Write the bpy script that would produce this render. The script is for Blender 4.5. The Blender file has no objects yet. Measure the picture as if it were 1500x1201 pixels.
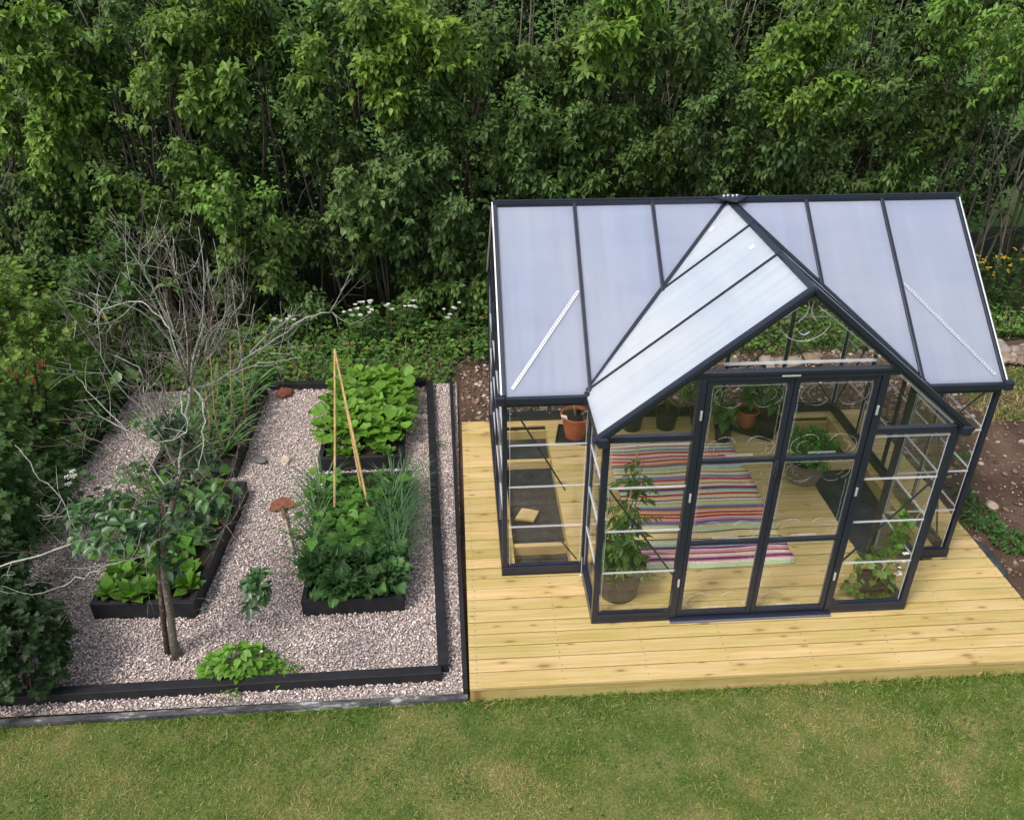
import bpy, math, random
import numpy as np
from mathutils import Vector, Matrix
random.seed(7); RNG = np.random.default_rng(11)
R = math.radians
scene = bpy.context.scene
col = scene.collection

# ------------------------------------------------------------------ camera
CAM = np.array([-0.29961, -5.15614, 4.57403]); YAW, PITCH, ROLL, FPX = 0.0683246, 0.53455, 0.00337925, 1246.45
_F = np.array([math.sin(YAW)*math.cos(PITCH), math.cos(YAW)*math.cos(PITCH), -math.sin(PITCH)])
_R = np.array([math.cos(YAW), -math.sin(YAW), 0.0]); _U = np.cross(_R, _F)
_R2 = math.cos(ROLL)*_R + math.sin(ROLL)*_U; _U2 = -math.sin(ROLL)*_R + math.cos(ROLL)*_U
cd = bpy.data.cameras.new('camera'); cam = bpy.data.objects.new('camera', cd); col.objects.link(cam)
cam.matrix_world = Matrix(((_R2[0], _U2[0], -_F[0], CAM[0]), (_R2[1], _U2[1], -_F[1], CAM[1]), (_R2[2], _U2[2], -_F[2], CAM[2]), (0, 0, 0, 1)))
cd.sensor_width = 36; cd.lens = FPX/1500*36; cd.clip_end = 500; cd.clip_start = .05
scene.camera = cam
def at(u, v, y):
    """the point seen at photo position u, v that stands at depth y"""
    d = _F + (u-750)/FPX*_R2 - (v-600.5)/FPX*_U2
    return CAM + (y-CAM[1])/d[1]*d

# ------------------------------------------------------------------ helpers
def nrmz(a): return a/(np.linalg.norm(a, axis=-1, keepdims=True)+1e-12)
def tag(o, label=None, cat=None, group=None, kind=None):
    if label: o['label'] = label
    if cat: o['category'] = cat
    if group: o['group'] = group
    if kind: o['kind'] = kind
    return o
def empty(name, loc, label, cat, group=None, rz=0):
    o = bpy.data.objects.new(name, None); col.objects.link(o); o.location = loc; o.rotation_euler = (0, 0, rz)
    o.empty_display_size = .1
    bpy.context.view_layer.update()
    return tag(o, label, cat, group)
def np_mesh(name, V, faces, mat, parent=None, colors=None, smooth=False):
    """V in world space (in the parent's space when a parent is given, see link)"""
    me = bpy.data.meshes.new(name)
    V = np.asarray(V, np.float32)
    me.vertices.add(len(V)); me.vertices.foreach_set('co', V.ravel())
    faces = [np.asarray(f, np.int32) for f in faces if len(f)]
    li = np.concatenate([f.ravel() for f in faces])
    me.loops.add(len(li)); me.loops.foreach_set('vertex_index', li)
    cnt = np.concatenate([np.full(len(f), f.shape[1], np.int32) for f in faces])
    st = np.concatenate([[0], np.cumsum(cnt)[:-1]]).astype(np.int32)
    me.polygons.add(len(cnt)); me.polygons.foreach_set('loop_start', st)
    if smooth: me.polygons.foreach_set('use_smooth', np.ones(len(cnt), bool))
    me.update(calc_edges=True); me.validate()
    if colors is not None:
        at_ = me.color_attributes.new('col', 'FLOAT_COLOR', 'POINT')
        c = np.ones((len(V), 4), np.float32); c[:, :3] = colors; at_.data.foreach_set('color', c.ravel())
    me.materials.append(mat)
    o = bpy.data.objects.new(name, me); col.objects.link(o)
    if parent is not None:
        o.parent = parent; o.matrix_parent_inverse = parent_world(parent).inverted()
    return o
def parent_world(p):
    m = p.matrix_basis.copy()
    while p.parent is not None:
        m = p.parent.matrix_basis @ p.matrix_parent_inverse @ m if False else m
        q = p.parent; m = q.matrix_basis @ p.matrix_parent_inverse @ m; p = q
    return m
class MB:
    def __init__(s): s.v = []; s.f = []; s.c = []; s.n = 0; s.cur = (1, 1, 1)
    def add(s, V, F):
        V = [tuple(p) for p in V]
        s.v += V; s.f += [tuple(i+s.n for i in f) for f in F]; s.c += [s.cur]*len(V); s.n += len(V); return s
    def box(s, x0, x1, y0, y1, z0, z1):
        return s.add([(x0,y0,z0),(x1,y0,z0),(x1,y1,z0),(x0,y1,z0),(x0,y0,z1),(x1,y0,z1),(x1,y1,z1),(x0,y1,z1)],
              [(0,3,2,1),(4,5,6,7),(0,1,5,4),(1,2,6,5),(2,3,7,6),(3,0,4,7)])
    def beam(s, p, q, w, h, up=(0, 0, 1)):
        p = Vector(p); q = Vector(q); d = (q-p).normalized(); up = Vector(up)
        sd = d.cross(up)
        if sd.length < 1e-4: sd = d.cross(Vector((0, 1, 0)))
        sd.normalize(); u = sd.cross(d).normalized(); a = sd*w/2; b = u*h/2
        return s.add([p-a-b, p+a-b, p+a+b, p-a+b, q-a-b, q+a-b, q+a+b, q-a+b],
              [(0,1,2,3),(4,7,6,5),(0,4,5,1),(1,5,6,2),(2,6,7,3),(3,7,4,0)])
    def prism(s, pts, t):
        P = [Vector(p) for p in pts]; n = (P[1]-P[0]).cross(P[2]-P[0]).normalized()*t; k = len(P)
        return s.add([p for p in P]+[p-n for p in P], [tuple(range(k)), tuple(range(2*k-1, k-1, -1))]+[(i, i+k, (i+1) % k+k, (i+1) % k) for i in range(k)])
    def tube(s, pts, rad, n=6, cap=True):
        P = [Vector(p) for p in pts]; k = len(P)
        if not hasattr(rad, '__len__'): rad = [rad]*k
        V = []; ref = Vector((.3, .8, .5)).normalized()
        for i, p in enumerate(P):
            d = (P[min(i+1, k-1)]-P[max(i-1, 0)]).normalized()
            a = d.cross(ref)
            if a.length < .1: a = d.cross(Vector((1, 0, 0)))
            a.normalize(); b = d.cross(a)
            for j in range(n):
                t = 2*math.pi*j/n; V.append(p+(a*math.cos(t)+b*math.sin(t))*rad[i])
        F = [(i*n+j, i*n+(j+1) % n, (i+1)*n+(j+1) % n, (i+1)*n+j) for i in range(k-1) for j in range(n)]
        if cap: F += [tuple(range(n-1, -1, -1)), tuple((k-1)*n+j for j in range(n))]
        return s.add(V, F)
    def lathe(s, prof, c, n=28, sq=0):
        V = []; F = []
        for r, z in prof:
            for j in range(n):
                t = 2*math.pi*j/n; V.append((c[0]+r*math.cos(t), c[1]+r*math.sin(t), c[2]+z))
        for i in range(len(prof)-1):
            for j in range(n): F.append((i*n+j, i*n+(j+1) % n, (i+1)*n+(j+1) % n, (i+1)*n+j))
        return s.add(V, F)
    def build(s, name, mat, parent=None, smooth=False, bevel=0, colors=False):
        me = bpy.data.meshes.new(name); me.from_pydata(s.v, [], s.f); me.update()
        if colors:
            a_ = me.color_attributes.new('col', 'FLOAT_COLOR', 'POINT')
            a_.data.foreach_set('color', np.array([tuple(c)+(1,) for c in s.c], np.float32).ravel())
        if smooth: me.polygons.foreach_set('use_smooth', [True]*len(me.polygons))
        me.materials.append(mat)
        o = bpy.data.objects.new(name, me); col.objects.link(o)
        if parent is not None: o.parent = parent; o.matrix_parent_inverse = parent_world(parent).inverted()
        if bevel:
            b = o.modifiers.new('bevel', 'BEVEL'); b.width = bevel; b.segments = 2; b.limit_method = 'ANGLE'
        return o

def vnoise(x, y, sc, seed=0):
    x = np.asarray(x)*sc+100; y = np.asarray(y)*sc+100
    g = np.random.default_rng(seed).random((256, 256))
    xi = np.floor(x).astype(int); yi = np.floor(y).astype(int); fx = x-xi; fy = y-yi
    fx = fx*fx*(3-2*fx); fy = fy*fy*(3-2*fy); a = lambda i, j: g[(xi+i) % 256, (yi+j) % 256]
    return (a(0,0)*(1-fx)+a(1,0)*fx)*(1-fy)+(a(0,1)*(1-fx)+a(1,1)*fx)*fy

# ------------------------------------------------------------------ materials
class NT:
    def __init__(s, name):
        s.m = bpy.data.materials.new(name); s.m.use_nodes = True; s.t = s.m.node_tree; s.t.nodes.clear()
        s.out = s.n('ShaderNodeOutputMaterial')
    def n(s, typ, **kw):
        nd = s.t.nodes.new(typ)
        for k, v in kw.items():
            if k.startswith('_'): setattr(nd, k[1:], v)
            else:
                key = k.replace('__', ' ')
                nd.inputs[int(key[1:]) if key[0] == 'i' and key[1:].isdigit() else key].default_value = v
        return nd
    def l(s, a, b): s.t.links.new(a, b)
    def ramp(s, fac, stops):
        r = s.n('ShaderNodeValToRGB'); e = r.color_ramp.elements
        while len(e) < len(stops): e.new(.5)
        for i, (p, c) in enumerate(stops): e[i].position = p; e[i].color = tuple(c)+(1,) if len(c) == 3 else c
        s.l(fac, r.inputs[0]); return r.outputs[0]
    def mul(s, a, b, typ='MULTIPLY', fac=1):
        m = s.n('ShaderNodeMix', _data_type='RGBA', _blend_type=typ); m.inputs[0].default_value = fac
        for v, i in ((a, 6), (b, 7)):
            if isinstance(v, (tuple, list)): m.inputs[i].default_value = tuple(v)+(1,)
            else: s.l(v, m.inputs[i])
        return m.outputs[2]
    def coords(s, scale=(1, 1, 1), kind='Object'):
        tc = s.n('ShaderNodeTexCoord'); mp = s.n('ShaderNodeMapping'); mp.inputs['Scale'].default_value = scale
        s.l(tc.outputs[kind], mp.inputs[0]); return mp.outputs[0]
    def noise(s, vec, scale, detail=4, rough=.55):
        nn = s.n('ShaderNodeTexNoise', Scale=scale, Detail=detail, Roughness=rough)
        if vec is not None: s.l(vec, nn.inputs['Vector'])
        return nn.outputs['Fac']
    def bump(s, h, strength=.3, dist=.01):
        b = s.n('ShaderNodeBump', Strength=strength, Distance=dist); s.l(h, b.inputs['Height']); return b.outputs[0]

def mat_simple(name, c, rough=.5, metal=0, spec=.5, var=.15, vscale=12, bump=.1, bdist=.004):
    t = NT(name); v = t.coords()
    nz = t.noise(v, vscale)
    cc = t.ramp(nz, [(.25, tuple(x*(1-var) for x in c)), (.75, tuple(min(1, x*(1+var)) for x in c))])
    p = t.n('ShaderNodeBsdfPrincipled', Roughness=rough, Metallic=metal); p.inputs['Specular IOR Level'].default_value = spec
    t.l(cc, p.inputs['Base Color'])
    if bump: t.l(t.bump(t.noise(v, vscale*6), bump, bdist), p.inputs['Normal'])
    t.l(p.outputs[0], t.out.inputs[0]); return t.m
def mat_leaf(name, rough=.45, trans=.3, gain=1.0, spec=.35):
    t = NT(name); a = t.n('ShaderNodeAttribute', _attribute_name='col')
    g = t.n('ShaderNodeNewGeometry')
    nz = t.noise(t.coords(), 40, 2)
    c = t.mul(a.outputs['Color'], t.ramp(nz, [(.3, (.75*gain,)*3), (.7, (1.2*gain,)*3)]))
    cb = t.mul(c, (1.15, 1.1, 1.25))                       # paler underside
    mx = t.n('ShaderNodeMix', _data_type='RGBA'); t.l(g.outputs['Backfacing'], mx.inputs[0]); t.l(c, mx.inputs[6]); t.l(cb, mx.inputs[7])
    p = t.n('ShaderNodeBsdfPrincipled', Roughness=rough); p.inputs['Specular IOR Level'].default_value = spec
    t.l(mx.outputs[2], p.inputs['Base Color'])
    tr = t.n('ShaderNodeBsdfTranslucent'); t.l(t.mul(c, (1.3, 1.35, .6)), tr.inputs[0])
    ms = t.n('ShaderNodeMixShader'); ms.inputs[0].default_value = trans
    t.l(p.outputs[0], ms.inputs[1]); t.l(tr.outputs[0], ms.inputs[2]); t.l(ms.outputs[0], t.out.inputs[0]); return t.m
def mat_attr(name, rough=.8, bump=0, spec=.3, nscale=30):
    t = NT(name); a = t.n('ShaderNodeAttribute', _attribute_name='col'); v = t.coords()
    c = t.mul(a.outputs['Color'], t.ramp(t.noise(v, nscale), [(.3, (.75,)*3), (.7, (1.2,)*3)]))
    p = t.n('ShaderNodeBsdfPrincipled', Roughness=rough); p.inputs['Specular IOR Level'].default_value = spec
    t.l(c, p.inputs['Base Color'])
    if bump: t.l(t.bump(t.noise(v, nscale*2), bump, .004), p.inputs['Normal'])
    t.l(p.outputs[0], t.out.inputs[0]); return t.m

M = {}
M['leaf'] = mat_leaf('leaf_green', .5, .38); M['leaf_gloss'] = mat_leaf('leaf_glossy', .35, .25, 1, .5)
M['grass'] = mat_leaf('grass_blade', .6, .3)
M['stone'] = mat_attr('stone_mixed', .85, .3)
M['rock'] = mat_attr('rock_mixed', .85, .5, .3, 14)
def mk_bark():
    t = NT('bark_mixed'); a = t.n('ShaderNodeAttribute', _attribute_name='col'); v = t.coords()
    c = t.mul(a.outputs['Color'], t.ramp(t.noise(v, 60), [(.3, (.6,)*3), (.7, (1.3,)*3)]))
    mx = t.n('ShaderNodeMix', _data_type='RGBA'); t.l(t.ramp(t.noise(v, 34, 4, .7), [(.56, (0, 0, 0)), (.64, (.45, .45, .45))]), mx.inputs[0]); t.l(c, mx.inputs[6]); mx.inputs[7].default_value = (.42, .42, .37, 1)
    p = t.n('ShaderNodeBsdfPrincipled', Roughness=.9); t.l(mx.outputs[2], p.inputs['Base Color'])
    t.l(t.bump(t.noise(v, 90), .7, .006), p.inputs['Normal']); t.l(p.outputs[0], t.out.inputs[0]); return t.m
M['tree_bark'] = mk_bark(); M['bark'] = mat_attr('bark_plain', .9, .6, .2, 60)
M['frame'] = mat_simple('anthracite_aluminium', (.017, .021, .037), .3, .1, .6, .15, 4, 0)
M['silver'] = mat_simple('silver_aluminium', (.72, .74, .76), .35, .6, .5, .06, 9, 0)
M['sill'] = mat_simple('grey_sill', (.22, .22, .28), .35, .5, .5, .1, 9, 0)
M['black_timber'] = mat_simple('black_stained_timber', (.014, .014, .017), .6, 0, .35, .5, 8, .5)
M['black_plastic'] = mat_simple('black_plastic', (.018, .018, .02), .45, 0, .4, .3, 8, .05)
M['brown_plastic'] = mat_simple('grey_brown_plastic', (.10, .085, .075), .5, 0, .4, .25, 10, .1)
M['terracotta'] = mat_simple('terracotta', (.36, .105, .05), .75, 0, .3, .2, 10, .2)
M['rust'] = mat_simple('rusty_iron', (.2, .075, .045), .85, .1, .3, .5, 30, .5)
M['pot_soil'] = mat_simple('potting_soil', (.028, .02, .015), .95, 0, .2, .6, 60, 1, .01)
M['cane'] = mat_simple('bamboo_cane', (.50, .34, .15), .6, 0, .3, .35, 20, .2)
M['petal'] = mat_simple('white_petal', (.75, .76, .68), .6, 0, .3, .1, 30, 0)
M['yellow_petal'] = mat_simple('yellow_petal', (.75, .5, .03), .6, 0, .3, .2, 30, 0)
M['berry'] = mat_simple('red_berry', (.33, .03, .02), .3, 0, .5, .2, 30, 0)
M['basket'] = mat_simple('woven_seagrass', (.2, .15, .11), .85, 0, .2, .6, 60, .8, .008)

def mk_fabric():
    t = NT('black_weed_fabric'); v = t.coords()
    p = t.n('ShaderNodeBsdfPrincipled', Roughness=.5)
    t.l(t.ramp(t.noise(v, 6), [(.3, (.016, .018, .022)), (.7, (.045, .048, .055))]), p.inputs['Base Color'])
    t.l(t.bump(t.noise(v, 9, 3), .8, .03), p.inputs['Normal']); t.l(p.outputs[0], t.out.inputs[0]); return t.m
M['fabric'] = mk_fabric()
def mk_deck():
    t = NT('treated_pine_boards'); a = t.n('ShaderNodeAttribute', _attribute_name='col')
    tc = t.n('ShaderNodeTexCoord'); sep = t.n('ShaderNodeSeparateColor'); t.l(a.outputs['Color'], sep.inputs[0])
    # shift every board's grain by its own amount
    cmb = t.n('ShaderNodeCombineXYZ')
    ml = t.n('ShaderNodeMath', _operation='MULTIPLY'); t.l(sep.outputs[2], ml.inputs[0]); ml.inputs[1].default_value = 37
    t.l(ml.outputs[0], cmb.inputs[0]); t.l(ml.outputs[0], cmb.inputs[2])
    add = t.n('ShaderNodeVectorMath', _operation='ADD'); t.l(tc.outputs['Object'], add.inputs[0]); t.l(cmb.outputs[0], add.inputs[1])
    mp = t.n('ShaderNodeMapping'); mp.inputs['Scale'].default_value = (.7, 34, 34); t.l(add.outputs[0], mp.inputs[0])
    wob = t.n('ShaderNodeTexNoise', Scale=2.2, Detail=2); t.l(add.outputs[0], wob.inputs['Vector'])
    mpk = t.n('ShaderNodeMapping'); mpk.inputs['Scale'].default_value = (3.2, 9.2, 1); t.l(add.outputs[0], mpk.inputs[0])
    vk = t.n('ShaderNodeTexVoronoi', _voronoi_dimensions='2D', Scale=1.0); vk.inputs['Randomness'].default_value = 1; t.l(mpk.outputs[0], vk.inputs['Vector'])
    # grain bends round the knots
    sc_ = t.n('ShaderNodeMath', _operation='MULTIPLY_ADD'); t.l(vk.outputs['Distance'], sc_.inputs[0]); sc_.inputs[1].default_value = .9; t.l(wob.outputs['Fac'], sc_.inputs[2])
    cx = t.n('ShaderNodeCombineXYZ'); t.l(sc_.outputs[0], cx.inputs[1])
    ad2 = t.n('ShaderNodeVectorMath', _operation='ADD'); t.l(mp.outputs[0], ad2.inputs[0]); t.l(cx.outputs[0], ad2.inputs[1])
    gr = t.n('ShaderNodeTexNoise', Scale=1.4, Detail=6, Roughness=.62); t.l(ad2.outputs[0], gr.inputs['Vector'])
    base = t.ramp(gr.outputs['Fac'], [(.25, (.40, .285, .14)), (.42, (.50, .385, .21)), (.6, (.57, .455, .275)), (.8, (.61, .50, .32))])
    base = t.mul(base, a.outputs['Color'], 'MULTIPLY', .0)
    tint = t.ramp(sep.outputs[0], [(0, (.82, .79, .54)), (.35, (.95, .91, .70)), (.7, (1.04, .95, .79)), (1, (1.14, 1.03, .88))])
    base = t.mul(base, tint)
    # green-yellow sap bands
    gs = t.n('ShaderNodeTexNoise', Scale=1.0, Detail=3); mp3 = t.n('ShaderNodeMapping'); mp3.inputs['Scale'].default_value = (1.6, 7, 7)
    t.l(add.outputs[0], mp3.inputs[0]); t.l(mp3.outputs[0], gs.inputs['Vector'])
    base = t.mul(base, t.ramp(gs.outputs['Fac'], [(.35, (.86, .88, .68)), (.6, (1, 1, 1))]))
    # knots: only some cells
    kc = t.n('ShaderNodeSeparateColor'); t.l(vk.outputs['Color'], kc.inputs[0])
    th = t.n('ShaderNodeMath', _operation='GREATER_THAN'); t.l(kc.outputs[0], th.inputs[0]); th.inputs[1].default_value = .58
    ks = t.n('ShaderNodeMath', _operation='MULTIPLY_ADD'); t.l(kc.outputs[1], ks.inputs[0]); ks.inputs[1].default_value = 1.5; ks.inputs[2].default_value = .7
    kd = t.n('ShaderNodeMath', _operation='MULTIPLY'); t.l(vk.outputs['Distance'], kd.inputs[0]); t.l(ks.outputs[0], kd.inputs[1])
    kr = t.ramp(kd.outputs[0], [(.0, (1, 1, 1)), (.10, (.8, .8, .8)), (.15, (.3, .3, .3)), (.34, (0, 0, 0))])
    kf = t.n('ShaderNodeMath', _operation='MULTIPLY'); t.l(kr, kf.inputs[0]); t.l(th.outputs[0], kf.inputs[1])
    mx = t.n('ShaderNodeMix', _data_type='RGBA'); t.l(kf.outputs[0], mx.inputs[0]); t.l(base, mx.inputs[6]); mx.inputs[7].default_value = (.27, .15, .055, 1)
    p = t.n('ShaderNodeBsdfPrincipled', Roughness=.62); p.inputs['Specular IOR Level'].default_value = .3
    t.l(mx.outputs[2], p.inputs['Base Color']); t.l(t.bump(gr.outputs['Fac'], .25, .004), p.inputs['Normal'])
    t.l(p.outputs[0], t.out.inputs[0]); return t.m
M['deck'] = mk_deck()
def mk_glass():
    t = NT('clear_panel'); tr = t.n('ShaderNodeBsdfTransparent'); tr.inputs[0].default_value = (.985, .99, .988, 1)
    gl = t.n('ShaderNodeBsdfGlossy', Roughness=.04); gl.inputs[0].default_value = (1, 1, 1, 1)
    lw = t.n('ShaderNodeLayerWeight', Blend=.5); pw = t.n('ShaderNodeMath', _operation='POWER'); t.l(lw.outputs['Facing'], pw.inputs[0]); pw.inputs[1].default_value = 5
    fr = t.n('ShaderNodeMath', _operation='MULTIPLY_ADD'); t.l(pw.outputs[0], fr.inputs[0]); fr.inputs[1].default_value = .45; fr.inputs[2].default_value = .035
    t.l(t.bump(t.noise(t.coords(), 3, 2), .08, .01), gl.inputs['Normal'])
    mx = t.n('ShaderNodeMixShader'); t.l(fr.outputs[0], mx.inputs[0]); t.l(tr.outputs[0], mx.inputs[1]); t.l(gl.outputs[0], mx.inputs[2])
    t.l(mx.outputs[0], t.out.inputs[0]); return t.m
M['glass'] = mk_glass()
def mk_strip(nm='clear_strip', fac=.38):
    t = NT(nm); tr = t.n('ShaderNodeBsdfTransparent'); p = t.n('ShaderNodeBsdfPrincipled', Roughness=.2)
    p.inputs['Base Color'].default_value = (.75, .77, .82, 1)
    mx = t.n('ShaderNodeMixShader'); mx.inputs[0].default_value = fac
    t.l(tr.outputs[0], mx.inputs[1]); t.l(p.outputs[0], mx.inputs[2]); t.l(mx.outputs[0], t.out.inputs[0]); return t.m
M['strip'] = mk_strip(); M['emboss'] = mk_strip('embossed_sheet', .15)
def mk_roof(name, axis, base, band=.5):
    """twin-wall sheet: ribs run down the slope, so they vary along the other axis"""
    t = NT(name); sc = [(1, .03, .03), (.03, 1, .03)][axis]
    v = t.coords(sc)
    w = t.n('ShaderNodeTexWave', _wave_type='BANDS', _bands_direction='XY'[axis], Scale=16, Distortion=0); t.l(v, w.inputs[0])
    st = t.noise(v, 22, 3, .6); big = t.noise(t.coords((1, 1, 1)), 1.3, 3)
    c = t.mul(t.ramp(st, [(.3, tuple(x*(1-band*.16) for x in base)), (.7, tuple(min(1, x*(1+band*.12)) for x in base))]), t.ramp(w.outputs['Fac'], [(0, (.93,)*3), (1, (1.02,)*3)]))
    c = t.mul(c, t.ramp(big, [(.35, (.88, .91, .98)), (.65, (1.05, 1.02, 1.0))]))
    wm = t.noise(t.coords([(.5, 5, 5), (5, .5, 5)][axis]), 1.6, 5, .6)                # faint water marks across the sheet
    c = t.mul(c, t.ramp(wm, [(.36, (.95, .955, .97)), (.5, (1, 1, 1)), (.66, (1.03, 1.02, 1.02))]))
    sp_ = t.noise(t.coords(), 75, 2, .5); c = t.mul(c, t.ramp(sp_, [(.26, (.72, .72, .70)), (.31, (1, 1, 1))]))
    p = t.n('ShaderNodeBsdfPrincipled', Roughness=.16); p.inputs['Specular IOR Level'].default_value = .6
    t.l(c, p.inputs['Base Color'])
    ad = t.n('ShaderNodeMath', _operation='MULTIPLY_ADD'); t.l(w.outputs['Fac'], ad.inputs[0]); ad.inputs[1].default_value = .3; t.l(st, ad.inputs[2])
    t.l(t.bump(ad.outputs[0], .12, .004), p.inputs['Normal'])
    tl = t.n('ShaderNodeBsdfTranslucent'); tl.inputs[0].default_value = (.93, .95, .98, 1)
    ms = t.n('ShaderNodeMixShader'); ms.inputs[0].default_value = .6
    t.l(p.outputs[0], ms.inputs[1]); t.l(tl.outputs[0], ms.inputs[2]); t.l(ms.outputs[0], t.out.inputs[0]); return t.m
M['roof_x'] = mk_roof('twinwall_main_slope', 0, (.50, .555, .70)); M['roof_y'] = mk_roof('twinwall_porch_slope', 1, (.80, .87, .98), .9)  # same sheeting; the lighter porch tone stands in for brighter sky reflection
def mk_ground(name, stops, sc=3, rough=.95, bump=.6, bd=.03, sc2=60):
    t = NT(name); v = t.coords()
    a = t.noise(v, sc, 6, .6); b = t.noise(v, sc2, 4, .7)
    c = t.mul(t.ramp(a, stops), t.ramp(b, [(.3, (.6,)*3), (.7, (1.35,)*3)]))
    p = t.n('ShaderNodeBsdfPrincipled', Roughness=rough); p.inputs['Specular IOR Level'].default_value = .2
    t.l(c, p.inputs['Base Color']); t.l(t.bump(b, bump, bd), p.inputs['Normal']); t.l(p.outputs[0], t.out.inputs[0]); return t.m
M['lawn'] = mk_ground('lawn_thatch', [(.35, (.06, .105, .02)), (.55, (.12, .15, .038)), (.72, (.20, .18, .075))], 4)
M['meadow'] = mk_ground('meadow_green', [(.3, (.035, .085, .012)), (.7, (.07, .14, .022))], 1.2)
M['soil'] = mk_ground('garden_soil', [(.3, (.065, .042, .030)), (.55, (.115, .072, .052)), (.75, (.18, .115, .085))], 2.2, bd=.03)
M['bed_soil'] = mk_ground('bed_soil', [(.3, (.018, .013, .01)), (.7, (.04, .028, .02))], 8)
M['litter'] = mk_ground('leaf_litter', [(.3, (.012, .014, .006)), (.7, (.035, .035, .014))], 4)
def mk_gravel():
    t = NT('gravel_sheet'); v = t.coords()
    vo = t.n('ShaderNodeTexVoronoi', Scale=75); t.l(v, vo.inputs['Vector'])
    s = t.n('ShaderNodeSeparateColor'); t.l(vo.outputs['Color'], s.inputs[0])
    c = t.ramp(s.outputs[0], [(0, (.2, .16, .15)), (.35, (.36, .29, .26)), (.7, (.5, .42, .39)), (1, (.62, .55, .52))])
    c = t.mul(c, t.ramp(vo.outputs['Distance'], [(.3, (1, 1, 1)), (.75, (.35,)*3)]))
    p = t.n('ShaderNodeBsdfPrincipled', Roughness=.85); t.l(c, p.inputs['Base Color'])
    iv = t.n('ShaderNodeMath', _operation='SUBTRACT'); iv.inputs[0].default_value = 1; t.l(vo.outputs['Distance'], iv.inputs[1])
    t.l(t.bump(iv.outputs[0], .9, .012), p.inputs['Normal']); t.l(p.outputs[0], t.out.inputs[0]); return t.m
M['gravel'] = mk_gravel()
def mk_kerb():
    t = NT('weathered_kerb'); v = t.coords((1, 3, 3))
    nz = t.noise(v, 4, 6, .7)
    p = t.n('ShaderNodeBsdfPrincipled', Roughness=.8)
    t.l(t.ramp(nz, [(.42, (.03, .03, .035)), (.56, (.09, .09, .095)), (.63, (.36, .36, .36))]), p.inputs['Base Color'])
    t.l(t.bump(nz, .4, .01), p.inputs['Normal']); t.l(p.outputs[0], t.out.inputs[0]); return t.m
M['kerb'] = mk_kerb()
M['rug'] = mat_attr('woven_rug', .95, .5, .1, 90)

# ------------------------------------------------------------------ leaves
def T_ovate(w=.62, fold=.14, droop=.12):
    V = np.array([(0,0,0),(-w*.40,.26,fold*.9),(w*.40,.26,fold*.9),(0,.30,0),(-w*.44,.52,fold-.0),(w*.44,.52,fold-.0),(0,.62,-droop*.35),(0,1,-droop)], float)
    return V, np.array([(0,3,1),(0,2,3),(4,6,7),(5,7,6)]), np.array([(1,3,6,4),(3,2,5,6)])
def T_blade(w=.05, bend=.35):
    V = np.array([(-w/2,0,0),(w/2,0,0),(-w*.42,.45,-bend*.12),(w*.42,.45,-bend*.12),(-w*.25,.8,-bend*.5),(w*.25,.8,-bend*.5),(0,1,-bend)], float)
    return V, np.array([(4,5,6)]), np.array([(0,1,3,2),(2,3,5,4)])
def T_round(w=.95, cup=.16):
    V = [(0,0,0)]; 
    for k in range(8):
        t = 2*math.pi*k/8; V.append((math.sin(t)*w*.5, .55-math.cos(t)*.45, cup*(.6+.4*((k % 2)*2-1))))
    V.append((0,.52,-.03)); V = np.array(V)
    F = np.array([(9,k,k % 8+1) for k in range(1, 9)])
    return V, np.concatenate([F, [(0, 2, 1), (0, 1, 8)]]), np.zeros((0, 4), int)
def T_lobed(w=.95):                                     # maple / currant / cucumber like
    pts = [(0,0),(.32,-.02),(.26,.22),(.52,.42),(.27,.52),(.22,.80),(.08,.74),(0,1.0)]
    V = [(0,.42,-.03)]+[(x*w, y, .06 if x > .2 else 0) for x, y in pts]+[(-x*w, y, .06 if x > .2 else 0) for x, y in pts[1:-1][::-1]]
    n = len(V)-1
    return np.array(V), np.array([(0, i, i % n+1) for i in range(1, n+1)]), np.zeros((0, 4), int)
def T_kale(w=.62, seed=3):
    nx, ny = 7, 8; V = []; rg = np.random.default_rng(seed)
    for j in range(ny):
        y = j/(ny-1); hw = w*.5*(math.sin(math.pi*min(1, y*.75+.14))**.8)
        for i in range(nx):
            s = i/(nx-1)*2-1
            ruf = (abs(s)**1.5)*.19*(1 if (i+j) % 2 else -1)+rg.normal(0, .012)
            V.append((s*hw*(1+rg.normal(0, .06)), y-.12*abs(s)*0+rg.normal(0, .012), ruf+.10*abs(s)-.16*y*y))
    Q = [(j*nx+i, j*nx+i+1, (j+1)*nx+i+1, (j+1)*nx+i) for j in range(ny-1) for i in range(nx-1)]
    return np.array(V), np.zeros((0, 3), int), np.array(Q)
TO, TB, TR, TL, TK = T_ovate(), T_blade(), T_round(), T_lobed(), T_kale()
TN = T_ovate(.34, .08, .2)                              # narrow
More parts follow.
